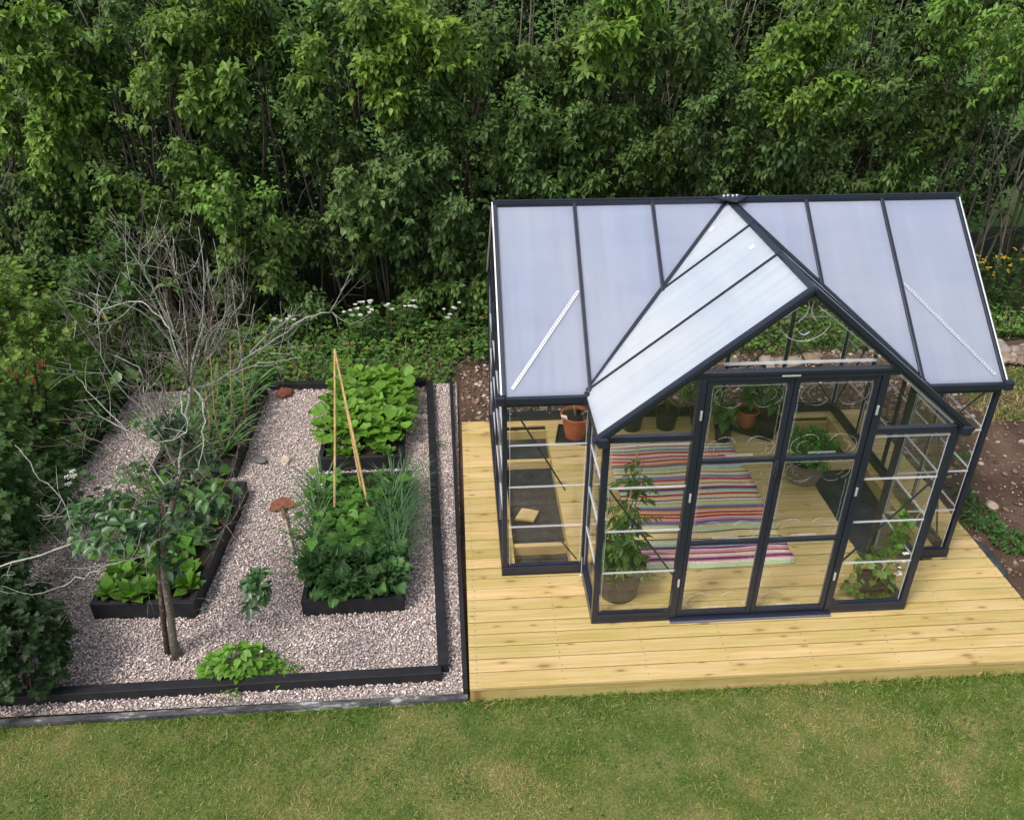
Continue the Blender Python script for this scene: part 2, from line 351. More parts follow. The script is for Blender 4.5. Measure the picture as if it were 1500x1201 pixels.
class Leaves:
    clip = None
    def __init__(s): s.V = []; s.T = []; s.Q = []; s.C = []; s.n = 0
    def add(s, tmpl, pos, d, nrm, length, colr, wid=1.0, jit=.12):
        pos = np.atleast_2d(pos).astype(float); N = len(pos)
        if N == 0: return s
        d = nrmz(np.broadcast_to(d, (N, 3)).astype(float)); nrm = np.broadcast_to(nrm, (N, 3)).astype(float)
        sd = nrmz(np.cross(d, nrm+1e-4)); nn = np.cross(sd, d)
        length = np.broadcast_to(length, (N,)).astype(float); wid = np.broadcast_to(wid, (N,))
        tv, tt, tq = tmpl
        if Leaves.clip is not None:                     # foliage pressed back by the panes round it
            a_, b_ = Leaves.clip; ctr = pos+d*length[:, None]*.6; pos = pos+np.clip(ctr, a_, b_)-ctr
        P = (pos[:, None, :]+(tv[None, :, 0, None]*sd[:, None, :]*wid[:, None, None]+tv[None, :, 1, None]*d[:, None, :]+tv[None, :, 2, None]*nn[:, None, :])*length[:, None, None])
        k = len(tv); off = s.n+np.arange(N)[:, None, None]*k
        s.V.append(P.reshape(-1, 3))
        if len(tt): s.T.append((tt[None]+off).reshape(-1, 3))
        if len(tq): s.Q.append((tq[None]+off).reshape(-1, 4))
        c = np.broadcast_to(np.asarray(colr, float), (N, 3))*(1+RNG.normal(0, jit, (N, 1)))
        c = np.clip(c, .002, .95); s.C.append(np.repeat(c, k, 0)); s.n += N*k
        return s
    def build(s, name, parent=None, mat=None, smooth=False):
        if not s.n: return None
        F = []
        if s.T: F.append(np.concatenate(s.T))
        if s.Q: F.append(np.concatenate(s.Q))
        return np_mesh(name, np.concatenate(s.V), F, mat or M['leaf'], parent, np.concatenate(s.C), smooth)
def rnd(n, s=1.0): return RNG.normal(0, s, (n, 3))
UP = np.array([0, 0, 1.0])
def sprays(L, bases, axes, lens, K, size, cols, tmpl=TO, droop=.45, wid=1.0):
    """leafy shoots: pairs of leaves along each axis, drooping"""
    M_ = len(bases); bases = np.asarray(bases); axes = nrmz(np.asarray(axes)); lens = np.broadcast_to(lens, (M_,)); cols = np.broadcast_to(cols, (M_, 3))
    t = (np.arange(K)+.5)/K
    pos = bases[:, None]+axes[:, None]*(lens[:, None]*t[None])[..., None]
    a = nrmz(np.cross(axes, UP+rnd(M_, .05))); b = np.cross(axes, a)
    ang = np.arange(K)*2.4+RNG.random((M_, 1))*6.28+RNG.normal(0, .3, (M_, K))
    rad = a[:, None]*np.cos(ang)[..., None]+b[:, None]*np.sin(ang)[..., None]
    d = rad+axes[:, None]*(.3+.7*t[None, :, None])+np.array([0, 0, -droop])+RNG.normal(0, .15, (M_, K, 3))
    n = UP*1.0+axes[:, None]*.35+rad*.25+RNG.normal(0, .25, (M_, K, 3))
    sz = size*(1.1-.45*t[None])*RNG.uniform(.75, 1.2, (M_, K))
    L.add(tmpl, pos.reshape(-1, 3), d.reshape(-1, 3), n.reshape(-1, 3), sz.ravel(), np.repeat(cols, K, 0), wid)
def blob_stones(n, pos, rad, cols, flat=.7, sub=0, seed=5):
    """icosahedral chips / stones, each its own size, stretch and turn"""
    p = (1+5**.5)/2
    I = np.array([(-1,p,0),(1,p,0),(-1,-p,0),(1,-p,0),(0,-1,p),(0,1,p),(0,-1,-p),(0,1,-p),(p,0,-1),(p,0,1),(-p,0,-1),(-p,0,1)])/math.sqrt(1+p*p)
    F = np.array([(0,11,5),(0,5,1),(0,1,7),(0,7,10),(0,10,11),(1,5,9),(5,11,4),(11,10,2),(10,7,6),(7,1,8),(3,9,4),(3,4,2),(3,2,6),(3,6,8),(3,8,9),(4,9,5),(2,4,11),(6,2,10),(8,6,7),(9,8,1)])
    rg = np.random.default_rng(seed)
    V = np.repeat(I[None], n, 0)*(1+rg.normal(0, .13, (n, 12, 1)))
    V = V*np.stack([rg.uniform(.8, 1.3, n), rg.uniform(.65, 1.0, n), np.full(n, 1.0)*flat*rg.uniform(.7, 1.1, n)], -1)[:, None]
    an = rg.random(n)*6.28; c, s = np.cos(an)[:, None], np.sin(an)[:, None]
    X = V[..., 0]*c-V[..., 1]*s; Y = V[..., 0]*s+V[..., 1]*c; Z = V[..., 2]+X*rg.normal(0, .25, (n, 1))
    P = np.stack([X, Y, Z], -1)*rad[:, None, None]+pos[:, None]
    return P.reshape(-1, 3), (F[None]+np.arange(n)[:, None, None]*12).reshape(-1, 3), np.repeat(cols, 12, 0)

# ------------------------------------------------------------------ the setting
def sheet(name, x0, x1, y0, y1, z, mat, nx=1, ny=1, amp=0, seed=1):
    xs = np.linspace(x0, x1, nx+1); ys = np.linspace(y0, y1, ny+1); X, Y = np.meshgrid(xs, ys)
    Z = np.full_like(X, z)
    if amp: Z = Z+amp*((vnoise(X, Y, 2.5, seed)-.5)*2+(vnoise(X, Y, 9, seed+1)-.5)*1.0+(vnoise(X, Y, 26, seed+2)-.5)*.5)
    i = np.arange(ny)[:, None]*(nx+1)+np.arange(nx)[None]
    F = np.stack([i, i+1, i+nx+2, i+nx+1], -1).reshape(-1, 4)
    return tag(np_mesh(name, np.stack([X, Y, Z], -1).reshape(-1, 3), [F], mat, None, None, True), kind='structure')
sheet('ground', -150, 150, -60, 240, -.30, M['meadow'], 4, 4)
sheet('lawn', -14, 14, -12, -1.13, -.135, M['lawn'], 40, 40, .006)
so = sheet('soil', -9.5, 10.5, -1.13, 4.1, -.135, M['soil'], 300, 90, .018, 4)
sheet('hedge_floor', -12, 12, 4.1, 8.4, -.13, M['litter'], 80, 30, .03, 9)
sheet('gravel', -3.98, -.345, -1.09, 3.36, -.098, M['gravel'], 2, 2)

# gravel chips
n = 64000
gx = RNG.uniform(-3.95, -.35, n); gy = RNG.uniform(-1.07, 3.33, n)
pal = 1.42*np.array([(.54,.455,.425),(.40,.31,.28),(.48,.39,.355),(.32,.27,.25),(.64,.59,.56),(.40,.34,.32),(.48,.37,.32),(.24,.21,.21)])
cc = pal[RNG.choice(8, n, p=[.2,.17,.2,.1,.12,.1,.08,.03])]*RNG.uniform(.8, 1.15, (n, 1))
P, F, C = blob_stones(n, np.stack([gx, gy, -.096+RNG.uniform(0, .012, n)], -1), RNG.uniform(.0048, .0098, n), cc, .75)
tag(np_mesh('gravel_stones', P, [F], M['stone'], None, C), 'small pinkish grey crushed stones covering the vegetable plot', 'gravel', kind='stuff')
# stones in the soil
n = 16000
sx = np.concatenate([RNG.uniform(3.98, 9, n//2), RNG.uniform(-.3, 6, n-n//2)]); sy = np.concatenate([RNG.uniform(-1.05, 4.0, n//2), RNG.uniform(2.42, 4.05, n-n//2)])
pal = np.array([(.30,.2,.15),(.42,.33,.27),(.14,.085,.06),(.22,.14,.10),(.5,.42,.36)])
cc = pal[RNG.choice(5, n, p=[.22,.14,.36,.22,.06])]*RNG.uniform(.7, 1.1, (n, 1))
P, F, C = blob_stones(n, np.stack([sx, sy, -.135+RNG.uniform(-.003, .012, n)], -1), .005+.034*RNG.random(n)**7+RNG.uniform(0, .007, n), cc, .7, seed=8)
tag(np_mesh('soil_stones', P, [F], M['stone'], None, C), 'loose pebbles and crumbs of earth lying on the bare soil', 'stones', kind='stuff')

# larger rocks: one pile right of the greenhouse, one seen through its back wall
def rock(pos, r, c, label, group):
    o = ICO.copy(); o.data = ICO.data.copy()
    me = o.data; V = np.empty(len(me.vertices)*3, np.float32); me.vertices.foreach_get('co', V); V = V.reshape(-1, 3)
    s = RNG.uniform(0, 100); k = 1+.22*np.sin(V@RNG.normal(0, 2.3, 3)+s)+.1*np.sin(V@RNG.normal(0, 5, 3)+s)
    V = V*k[:, None]*np.array([RNG.uniform(.85, 1.25), RNG.uniform(.75, 1.1), RNG.uniform(.55, .8)])*r
    me.vertices.foreach_set('co', V.ravel().astype(np.float32))
    a_ = me.color_attributes.new('col', 'FLOAT_COLOR', 'POINT'); a_.data.foreach_set('color', np.tile(np.array(list(c)+[1], np.float32), len(V)))
    o.location = pos; o.rotation_euler = (0, 0, RNG.uniform(0, 6)); col.objects.link(o); me.materials.append(M['rock'])
    return tag(o, label, 'rock', group)
import bmesh
bm = bmesh.new(); bmesh.ops.create_icosphere(bm, subdivisions=3, radius=1); im = bpy.data.meshes.new('rock'); bm.to_mesh(im); bm.free()
im.polygons.foreach_set('use_smooth', [True]*len(im.polygons)); ICO = bpy.data.objects.new('rock', im)
rc = [(.25,.18,.125),(.33,.27,.21),(.2,.15,.115),(.27,.23,.2),(.28,.19,.13)]
for k in range(44):
    x = 5.75+RNG.random()*1.9; y = 3.45+RNG.random()*.42
    rock((x, y, -.09+.05*RNG.random()), RNG.uniform(.06, .115), rc[k % 5], 'tan field stone in the pile beside the soil right of the greenhouse', 'field stones piled right of the greenhouse')
for k in range(34):
    x = 1.9+RNG.random()*2.1; y = 3.25+RNG.random()*.5
    rock((x, y, -.1+.04*RNG.random()), RNG.uniform(.045, .09), rc[k % 5], 'brownish field stone in the heap on soil behind the greenhouse', 'field stones heaped behind the greenhouse')
for (x, y, r, c, l) in ((-2.02, 1.85, .055, (.5,.40,.30), 'round tan stone lying on the gravel between the four beds'),
        (-2.27, 1.87, .075, (.13,.13,.125), 'flat dark grey stone on the gravel beside the back left bed'),
        (-2.26, 3.2, .085, (.22,.075,.045), 'rusty red stone at the back edge of the gravel'),
        (4.45, .72, .05, (.42,.32,.24), 'pale stone on the soil beyond the right edge of the deck'),
        (4.62, .05, .045, (.40,.31,.26), 'small beige stone on soil near the weeds right of deck')):
    o = rock((x, y, -.07), r, c, l, None)
    if 'flat' in l: o.scale = (1.2, .8, .5)

# timber edgings
def timber(name, p, q, w, z0, z1, mat, label, cat='timber edging', group=None):
    m = MB(); m.beam((p[0], p[1], (z0+z1)/2), (q[0], q[1], (z0+z1)/2), w, z1-z0)
    return tag(m.build(name, mat, None, bevel=.004), label, cat, group)
timber('timber_kerb', (-4.6, -.975), (-.50, -.935), .075, -.13, -.015, M['black_timber'], 'long black timber kerb across the front of the gravel plot')
timber('timber_kerb', (-.488, -.895), (-.655, 3.30), .075, -.13, -.012, M['black_timber'], 'black timber kerb running from front to back beside the deck')
timber('timber_kerb', (-2.42, 3.33), (-.70, 3.31), .07, -.13, -.01, M['black_timber'], 'black timber kerb along the back of the gravel behind the green bed')
timber('timber_kerb', (-4.0, -.6), (-3.99, 3.35), .075, -.13, -.0, M['black_timber'], 'black timber kerb along the left edge of the gravel')
timber('garden_edging', (-.335, -1.10), (-.415, 3.36), .035, -.14, -.035, M['black_plastic'], 'thin black edging strip between gravel and wooden deck', 'edging')
timber('kerb', (-5.0, -1.145), (-.32, -1.112), .045, -.16, -.09, M['kerb'], 'weathered grey kerb strip between the gravel and the lawn', 'kerb')

# ------------------------------------------------------------------ lawn grass
def grass_patch(n, x0, x1, y0, y1, z, lmin, lmax, name, label, edge=0, green=1):
    x = RNG.uniform(x0, x1, n); y = RNG.uniform(y0, y1, n)
    pn = vnoise(x, y, 1.6, 31)*.5+vnoise(x, y, 4.2, 32)*.3+vnoise(x, y, 11, 33)*.2
    if edge: pn = pn-.22*np.exp(-np.abs(y-y1)/.10)
    keep = RNG.random(n) < np.clip(1.28-pn*.9, .25, 1); x, y, pn = x[keep], y[keep], pn[keep]; n = len(x)
    dry = np.clip((pn-.465)*5, 0, 1)[:, None]*RNG.uniform(.4, 1, (n, 1)); dry = np.where(RNG.random((n, 1)) < .08, 1, dry)
    g = np.array([.092, .145, .022])*(.7+RNG.random((n, 1))*.9); dr = np.array([.38, .29, .12])
    c = (g*(1-dry)+dr*dry)*1.25
    ln = RNG.uniform(lmin, lmax, n)*(1.15-.45*np.clip(pn, 0, 1))
    if edge: ln = ln*(1+.9*np.exp(-np.abs(y-y1)/.05))
    d = np.stack([RNG.normal(0, .7, n), RNG.normal(0, .7, n), RNG.uniform(.35, 1.1, n)], -1)
    L = Leaves(); L.add(TB, np.stack([x, y, np.full(n, z)], -1), d, UP+rnd(n, .3), ln, c, RNG.uniform(1.2, 2.6, n))
    return tag(L.build(name, None, M['grass']), label, 'grass', kind='stuff')
grass_patch(210000, -4.6, 5.2, -2.6, -1.13, -.14, .016, .046, 'lawn_grass', 'short patchy green and straw coloured grass of the lawn', 1)
L = Leaves(); n = 3500
x = RNG.uniform(-4, 5, n); y = RNG.uniform(-2.6, -1.15, n); k = vnoise(x, y, 2.4, 77) > .58; x, y = x[k], y[k]; n = len(x)
L.add(TR, np.stack([x, y, -.125+RNG.uniform(0, .012, n)], -1), np.stack([RNG.normal(0, 1, n), RNG.normal(0, 1, n), np.full(n, .2)], -1), UP+rnd(n, .25), RNG.uniform(.010, .020, n), (.09, .19, .05), 1, .3)
tag(L.build('lawn_clover'), 'small round clover leaves growing among the lawn grass', 'clover', kind='stuff')
grass_patch(9000, 5.3, 7.6, 2.2, 3.35, -.13, .04, .1, 'grass_patch', 'bright green grass tuft area beside the rock pile on the right')

# ------------------------------------------------------------------ deck
DX0, DX1, DY0, DY1 = -.305, 3.96, -1.11, 2.36
pits = [(.09, .545, .10, 2.16), (2.915, 3.50, -.02, 2.16)]
deck = empty('wooden_deck', (1.8, -1.1, -.13), 'pale yellow pine board deck under and around the greenhouse', 'deck')
m = MB(); pitch = (DY1-DY0)/29.0
for k in range(29):
    y0 = DY0+k*pitch; y1 = y0+pitch-.009; segs = [(DX0, DX1)]
    for (a, b, c, d) in pits:
        if y1 > c+.01 and y0 < d-.01:
            segs = [s for (p, q) in segs for s in ([(p, a), (b, q)] if p < a < q else [(p, q)])]
    cid = (RNG.random(), RNG.random(), RNG.random())
    for (p, q) in segs:
        j = RNG.normal(0, .0022)
        yy0, yy1 = y0, y1; m.cur = cid; e = .006; z1 = j; z0 = -.026
        m.add([(p,yy0,z0),(q,yy0,z0),(q,yy1,z0),(p,yy1,z0),(p,yy0,z1-e),(q,yy0,z1-e),(q,yy1,z1-e),(p,yy1,z1-e),(p,yy0+e,z1),(q,yy0+e,z1),(q,yy1-e,z1),(p,yy1-e,z1)],
              [(0,3,2,1),(0,1,5,4),(1,2,6,5),(2,3,7,6),(3,0,4,7),(4,5,9,8),(6,7,11,10),(5,6,10,9),(7,4,8,11),(8,9,10,11)])
m.build('deck_boards', M['deck'], deck, colors=True)
m = MB()
for k in range(29):
    for x in np.arange(DX0+.05, DX1, .595):
        if any(a-.02 < x < b+.02 and c < DY0+k*pitch+.06 < d for (a, b, c, d) in pits): continue
        for dy in (.022, pitch-.03): m.lathe([(.0005, .0006), (.0042, .0004), (.0045, -.002)], (x+RNG.normal(0, .004), DY0+k*pitch+dy, .004), 6)
sc_o = m.build('deck_screws', M['sill'], deck); sc_o['kind'] = 'stuff'
m = MB(); m.cur = (.6, .5, .3); m.box(DX0, DX1, DY0-.028, DY0-.004, -.025, .004); m.build('edge_trim', M['deck'], deck, bevel=.003, colors=True)
m = MB(); m.cur = (.15, .5, .8); m.box(DX0+.002, DX1, DY0-.022, DY0+.004, -.16, -.028); m.build('fascia_board', M['deck'], deck, colors=True)
for s, x in ((1, DX0+.012), (2, DX1-.03)):
    m = MB(); m.cur = (.3, .5, .2*s); m.box(x, x+.02, DY0+.01, DY1, -.15, -.030); m.build('side_board', M['deck'], deck, colors=True)
for i, (a, b, c, d) in enumerate(pits):
    m = MB(); m.cur = (.55, .4, .33+i*.2)
    m.box(a-.028, a-.001, c, d, -.15, -.029); m.box(b+.001, b+.028, c, d, -.15, -.029); m.box(a, b, d+.001, d+.03, -.15, -.029); m.box(a, b, c-.03, c-.001, -.15, -.029)
    m.build('pit_lining', M['deck'], deck, colors=True)
    for yb, zt in (((.36, -.03), (1.62, -.03)) if i == 0 else ((1.42, -.03), (1.9, -.02))):
        m = MB(); m.cur = (.8, .4, .5+i*.2+yb*.1); m.box(a+.002, b-.002, yb, yb+.045, -.14, zt); m.build('cross_joist', M['deck'], deck, bevel=.003, colors=True)
    fx = sheet('weed_fabric', a+.002, b-.002, c+.002, d-.002, -.118, M['fabric'], 24, 60, .010, 40+i); del fx['kind']
    tag(fx, ['black weed fabric lining the left planting pit in the deck', 'black weed fabric lining the right planting pit in the deck'][i], 'fabric')
# fabric edge beyond the deck on the right
X = []; ny, nx = 60, 8
for j in range(ny+1):
    y = -1.1+j/ny*1.9; w = (.05+.12*math.exp(-((y-.05)/.35)**2)+.10*math.exp(-((y+.75)/.3)**2))
    for i in range(nx+1):
        s = i/nx; X.append((3.965+w*s, y, -.10+.05*math.sin(s*3.1)*math.exp(-((y+.1)/.6)**2)+.012*math.sin(y*23+s*4)-.02*s))
i = np.arange(ny)[:, None]*(nx+1)+np.arange(nx)[None]
tag(np_mesh('weed_fabric', np.array(X), [np.stack([i, i+1, i+nx+2, i+nx+1], -1).reshape(-1, 4)], M['fabric'], None, None, True), 'crumpled black weed fabric sticking out along the right edge of the deck', 'fabric')
m = MB(); m.cur = (.9, .5, .7); m.prism([(.14,.80,-.07),(.30,.77,-.08),(.36,.90,-.075),(.21,.94,-.065)], .022)
tag(m.build('wood_offcut', M['deck'], None, colors=True), 'small pale wood offcut lying on black fabric in the left pit', 'wood offcut')

# ------------------------------------------------------------------ greenhouse
W, D, PR, ZE, ZR, X0, X1, XM = 3.6, 2.345, .566, 1.625, 2.625, .63, 2.97, 1.8
gh = empty('greenhouse', (1.8, 0, 0), 'greenhouse with dark aluminium frame, clear walls and pale blue twin-wall roof with front gable', 'greenhouse')
def part(name, fn, mat='frame', parent=None, bevel=.0025, **kw):
    m = MB(); fn(m); return m.build(name, M[mat] if isinstance(mat, str) else mat, parent or gh, bevel=bevel, **kw)
BH = .085
for (a, b) in (((0,0),(X0-.02,0)), ((X1+.02,0),(W,0)), ((0,0),(0,D)), ((W,0),(W,D)), ((0,D),(W,D)), ((X0,-PR),(X0,0)), ((X1,-PR),(X1,0)), ((X0,-PR),(1.205,-PR)), ((2.395,-PR),(X1,-PR))):
    def f(m, a=a, b=b):
        (x0, y0), (x1, y1) = a, b
        e = .024
        if x0 == x1: m.box(x0-e, x0+e, y0+e, y1-e+(2*e if y1 == D else 0)*0, .002, BH); m.box(x0-.012, x0+.012, y0+e, y1-e, BH, BH+.012)
        else: m.box(x0-e, x1+e, y0-e, y0+e, .002, BH); m.box(x0+.01, x1-.01, y0-.012, y0+.012, BH, BH+.012)
    part('base_rail', f)
def post(x, y, z1, w=.036, d=.036, z0=BH): part('post', lambda m: m.box(x-w/2, x+w/2, y-d/2, y+d/2, z0, z1))
zsl = lambda t: ZE+(ZR-ZE)*t            # height on a slope, t = 0 eave .. 1 ridge
for x in (0, W):
    post(x, 0, ZE); post(x, D, ZE)
    for y in (.60, D/2, D-.60): post(x, y, zsl(1-abs(y-D/2)/(D/2))-.01, .026, .034)
for x in (.6, 1.2, 1.8, 2.4, 3.0): post(x, D, ZE, .034, .026)
for x in (X0, X1): post(x, -PR, ZE, .045, .045); post(x, 0, ZE, .05, .05)
def rail(name, p, q, w=.04, h=.05, mat='frame', up=(0, 0, 1)): part(name, lambda m: m.beam(p, q, w, h, up), mat)
# eaves and gutters
for (a, b) in ((-.01, .60), (3.0, W+.01)):
    rail('gutter', (a, -.035, ZE-.01), (b, -.035, ZE-.01), .058, .046); rail('eave_rail', (a, .0, ZE-.06), (b, .0, ZE-.06), .035, .04)
rail('gutter', (-.01, D+.03, ZE-.01), (W+.01, D+.03, ZE-.01), .058, .046)
rail('eave_rail', (0, D, ZE-.06), (W, D, ZE-.06), .03, .035)
for x, s in ((X0, -1), (X1, 1)): rail('gutter', (x+s*.035, -PR-.03, ZE-.012), (x+s*.035, .0, ZE-.012), .06, .05)
# corner blocks
for (x, y) in ((-.03, -.04), (W+.03, -.04), (X0-.04, -.04), (X1+.04, -.04), (X0-.035, -PR-.045), (X1+.035, -PR-.045)):
    part('corner_bracket', lambda m: m.box(x-.035, x+.035, y-.03, y+.035, ZE-.045, ZE+.03), bevel=.012)
# ridges
part('ridge_beam', lambda m: (m.beam((-.02, D/2, ZR), (W+.02, D/2, ZR), .055, .05), m.beam((-.02, D/2, ZR+.03), (W+.02, D/2, ZR+.03), .024, .012)))
part('porch_ridge', lambda m: m.beam((XM, -PR-.03, ZR-.004), (XM, D/2-.04, ZR-.004), .042, .042))
part('ridge_cap', lambda m: (m.prism([(XM-.14, D/2-.02, ZR+.046), (XM, D/2-.16, ZR+.046), (XM+.14, D/2-.02, ZR+.046), (XM, D/2+.05, ZR+.046)], .012)), 'frame')
part('cap_screw', lambda m: [m.lathe([(.001, .008), (.009, .006), (.011, 0)], (XM-.05+.035*k, D/2-.02+.01*(k % 2), ZR+.047), 10) for k in range(4)], 'silver')
# slopes. main front/back slope point at x, t ; porch slope point at y, t
ms = lambda x, t, dz=0: (x, -.03+t*(D/2+.03), zsl(t)+dz)
mb = lambda x, t, dz=0: (x, D+.03-t*(D/2+.03), zsl(t)+dz)
def psl(side): return lambda y, t, dz=0: ((XM-side*(1-t)*(XM-.57)), y, zsl(t)+dz)
Z1 = .012
def panel(pts, mat, name='roof_panel'):
    P = [Vector(p) for p in pts]
    if (P[1]-P[0]).cross(P[2]-P[0]).z < 0: pts = pts[::-1]
    part(name, lambda m: m.prism(pts, .010), mat, bevel=0)
vt = lambda x: (x-.6)/1.2           # valley, left side
for sgn in (0, 1):
    fx = (lambda x: x) if sgn == 0 else (lambda x: W-x)
    panel([ms(fx(.0), 0, Z1), ms(fx(.6), 0, Z1), ms(fx(.6), 1, Z1), ms(fx(0), 1, Z1)], 'roof_x')
    panel([ms(fx(.6), 0, Z1), ms(fx(1.2), .5, Z1), ms(fx(1.2), 1, Z1), ms(fx(.6), 1, Z1)], 'roof_x')
    panel([ms(fx(1.2), .5, Z1), ms(fx(1.8), 1, Z1), ms(fx(1.2), 1, Z1)], 'roof_x')
    up = Vector((0, -(ZR-ZE), D/2)).normalized()
    for x, t0, w in ((0.0, 0, .022), (.6, 0, .026), (1.2, .5, .026)):
        part('rafter', lambda m: m.beam(ms(fx(x), t0, .022), ms(fx(x), 1, .022), w, .022, up))
    part('edge_trim', lambda m: m.beam(ms(fx(-.022), 0, .010), ms(fx(-.022), 1, .010), .012, .03, up), 'silver')
    part('edge_trim', lambda m: m.beam(mb(fx(-.022), 0, .010), mb(fx(-.022), 1, .010), .012, .03, up), 'silver')
    s = 1 if sgn == 0 else -1; ps = psl(s); hy = D/2
    panel([ps(-PR-.03, 0, Z1), ps(0, 0, Z1), ps(0, 1, Z1), ps(-PR-.03, 1, Z1)], 'roof_y')
    panel([ps(0, 0, Z1), ps(hy*.5, .5, Z1), ps(hy*.5, 1, Z1), ps(0, 1, Z1)], 'roof_y')
    panel([ps(hy*.5, .5, Z1), ps(hy, 1, Z1), ps(hy*.5, 1, Z1)], 'roof_y')
    upp = Vector((-s*(ZR-ZE), 0, XM-.57)).normalized()
    for y, t0 in ((.0, .01), (hy*.5, .5)):
        part('rafter', lambda m: m.beam(ps(y, t0, .020), ps(y, 1, .020), .014, .014, upp))
    part('valley_bar', lambda m: m.beam(ps(0.0, 0, .025), ps(hy, 1, .025), .026, .02, (0, 0, 1)))
    part('barge_rafter', lambda m: (m.beam(ps(-PR-.03, -.02, .0), ps(-PR-.03, 1, .0), .034, .054, upp), m.beam(ps(-PR-.055, -.02, .012), ps(-PR-.055, 1, .012), .012, .03, upp)))
    # bright perforated strap across the outer panel
    a = Vector(ms(fx(.055), .03, .024)); b = Vector(ms(fx(.575), .51, .024))
    st = part('perforated_strap', lambda m: m.beam(a, b, .024, .002, up), 'silver', bevel=0)
    part('strap_holes', lambda m: [m.beam(a.lerp(b, k/40)+up*.0015, a.lerp(b, k/40+.008)+up*.0015, .007, .002, up) for k in range(1, 40)], 'frame', st, bevel=0)
for k in range(6):
    panel([mb(k*.6, 0, Z1), mb(k*.6+.6, 0, Z1), mb(k*.6+.6, 1, Z1), mb(k*.6, 1, Z1)], 'roof_x')
for k in range(7):
    part('rafter', lambda m: m.beam(mb(k*.6, 0, .022), mb(k*.6, 1, .022), .034, .022, Vector((0, (ZR-ZE), D/2)).normalized()))
part('roof_sticker', lambda m: (m.prism([psl(1)(.92+.02*math.cos(t), .85+.013*math.sin(t), .0145) for t in np.linspace(0, 6.0, 14)], .001)), 'petal', bevel=0)
part('roof_sticker', lambda m: (m.prism([psl(1)(.30+.022*math.cos(t), .93+.014*math.sin(t), .0145) for t in np.linspace(0, 6.0, 14)], .001)), 'petal', bevel=0)
# wall bays: clear sheets joined by clear strips
ZB = [.097, .47, .845, 1.215, 1.56]
def pane(p, q, r, s_): 
    part('pane', lambda m: m.prism([p, q, r, s_], .004), 'glass', bevel=0)
def bay(xa, ya, xb, yb, zs=ZB, strips=True):
    for i in range(len(zs)-1):
        pane((xa, ya, zs[i]), (xb, yb, zs[i]), (xb, yb, zs[i+1]-.003), (xa, ya, zs[i+1]-.003))
    if strips:
        d = Vector((xb-xa, yb-ya, 0)).normalized(); nn = Vector((d.y, -d.x, 0))*.003
        for z in zs[1:]:
            part('glazing_strip', lambda m: m.beam(Vector((xa, ya, z))+nn, Vector((xb, yb, z))+nn, .010, .010), 'strip', bevel=0)
        # pale slivers added as light caught along the clear sheet edges
        part('edge_glint', lambda m: (m.beam(Vector((xa, ya, zs[0]))+d*.008-nn*-1.5, Vector((xa, ya, zs[-1]))+d*.008+nn*1.5, .004, .006), m.beam(Vector((xb, yb, zs[0]))-d*.008+nn*1.5, Vector((xb, yb, zs[-1]))-d*.008+nn*1.5, .004, .006)), 'strip', bevel=0)
bay(.03, 0, X0-.03, 0); bay(X1+.03, 0, W-.03, 0)
bay(X0, -.03, X0, -PR+.03); bay(X1, -PR+.03, X1, -.03)
bay(X0+.03, -PR, 1.20, -PR); bay(2.41, -PR, X1-.03, -PR)
ys = [0.03, .585, D/2, D-.585, D-.03]
for x in (0, W):
    for a, b in zip(ys[:-1], ys[1:]):
        bay(x, b, x, a)
        ta, tb = 1-abs(a-D/2)/(D/2), 1-abs(b-D/2)/(D/2)
        pane((x, a, 1.575), (x, b, 1.575), (x, b, zsl(tb)-.03), (x, a, zsl(ta)-.03))
    rail('tie_rail', (x, .03, ZE-.055), (x, D-.03, ZE-.055), .022, .028)
for k in range(6): bay(k*.6+.02, D, k*.6+.58, D, [.097, .595, 1.09, 1.56])
# porch front: side triangles, header, gable
for s in (1, -1):
    fx = (lambda x: x) if s == 1 else (lambda x: W-x)
    rail('bay_rail', (fx(X0), -PR, ZE-.018), (fx(1.2), -PR, ZE-.018), .04, .045)
    pane((fx(.68), -PR, ZE+.01), (fx(1.185), -PR, ZE+.01), (fx(1.185), -PR, ZE+.01+.5*.82-.0), (fx(.69), -PR, ZE+.02))
    part('glazing_strip', lambda m: m.beam((fx(.67), -PR-.004, ZE+.028), (fx(1.14), -PR-.004, ZE+.028+.39), .012, .018, (0, 0, 1)), 'strip', bevel=0)
    part('door_post', lambda m: m.box(fx(1.212)-.024, fx(1.212)+.024, -PR-.027, -PR+.027, .027, 2.034))
    for z in (1.78, 1.13, .37): part('hinge', lambda m: m.box(fx(1.222)-.007, fx(1.222)+.007, -PR-.036, -PR-.024, z-.035, z+.035), 'silver')
part('door_header', lambda m: (m.box(1.13, 2.47, -PR-.03, -PR+.025, 2.035, 2.085), m.box(1.13, 2.47, -PR-.04, -PR-.03, 2.07, 2.09)))
part('header_plate', lambda m: m.box(1.70, 1.82, -PR-.043, -PR-.040, 2.052, 2.064), 'silver')
def gz(x): return ZE+(1-abs(x-XM)/(XM-.57))*(ZR-ZE)-.045
pane((1.2, -PR, 2.10), (2.4, -PR, 2.10), (XM+.01, -PR, gz(XM)), (XM-.01, -PR, gz(XM)))
part('glazing_strip', lambda m: m.beam((1.33, -PR-.006, 2.135), (2.30, -PR-.006, 2.135), .014, .014), 'strip', bevel=0)
part('glazing_strip', lambda m: m.beam((1.24, -PR-.006, 2.14), (1.74, -PR-.006, gz(1.74)-.02), .012, .012), 'strip', bevel=0)
part('glazing_strip', lambda m: m.beam((2.34, -PR-.006, 2.14), (1.86, -PR-.006, gz(1.86)-.02), .006, .006), 'strip', bevel=0)
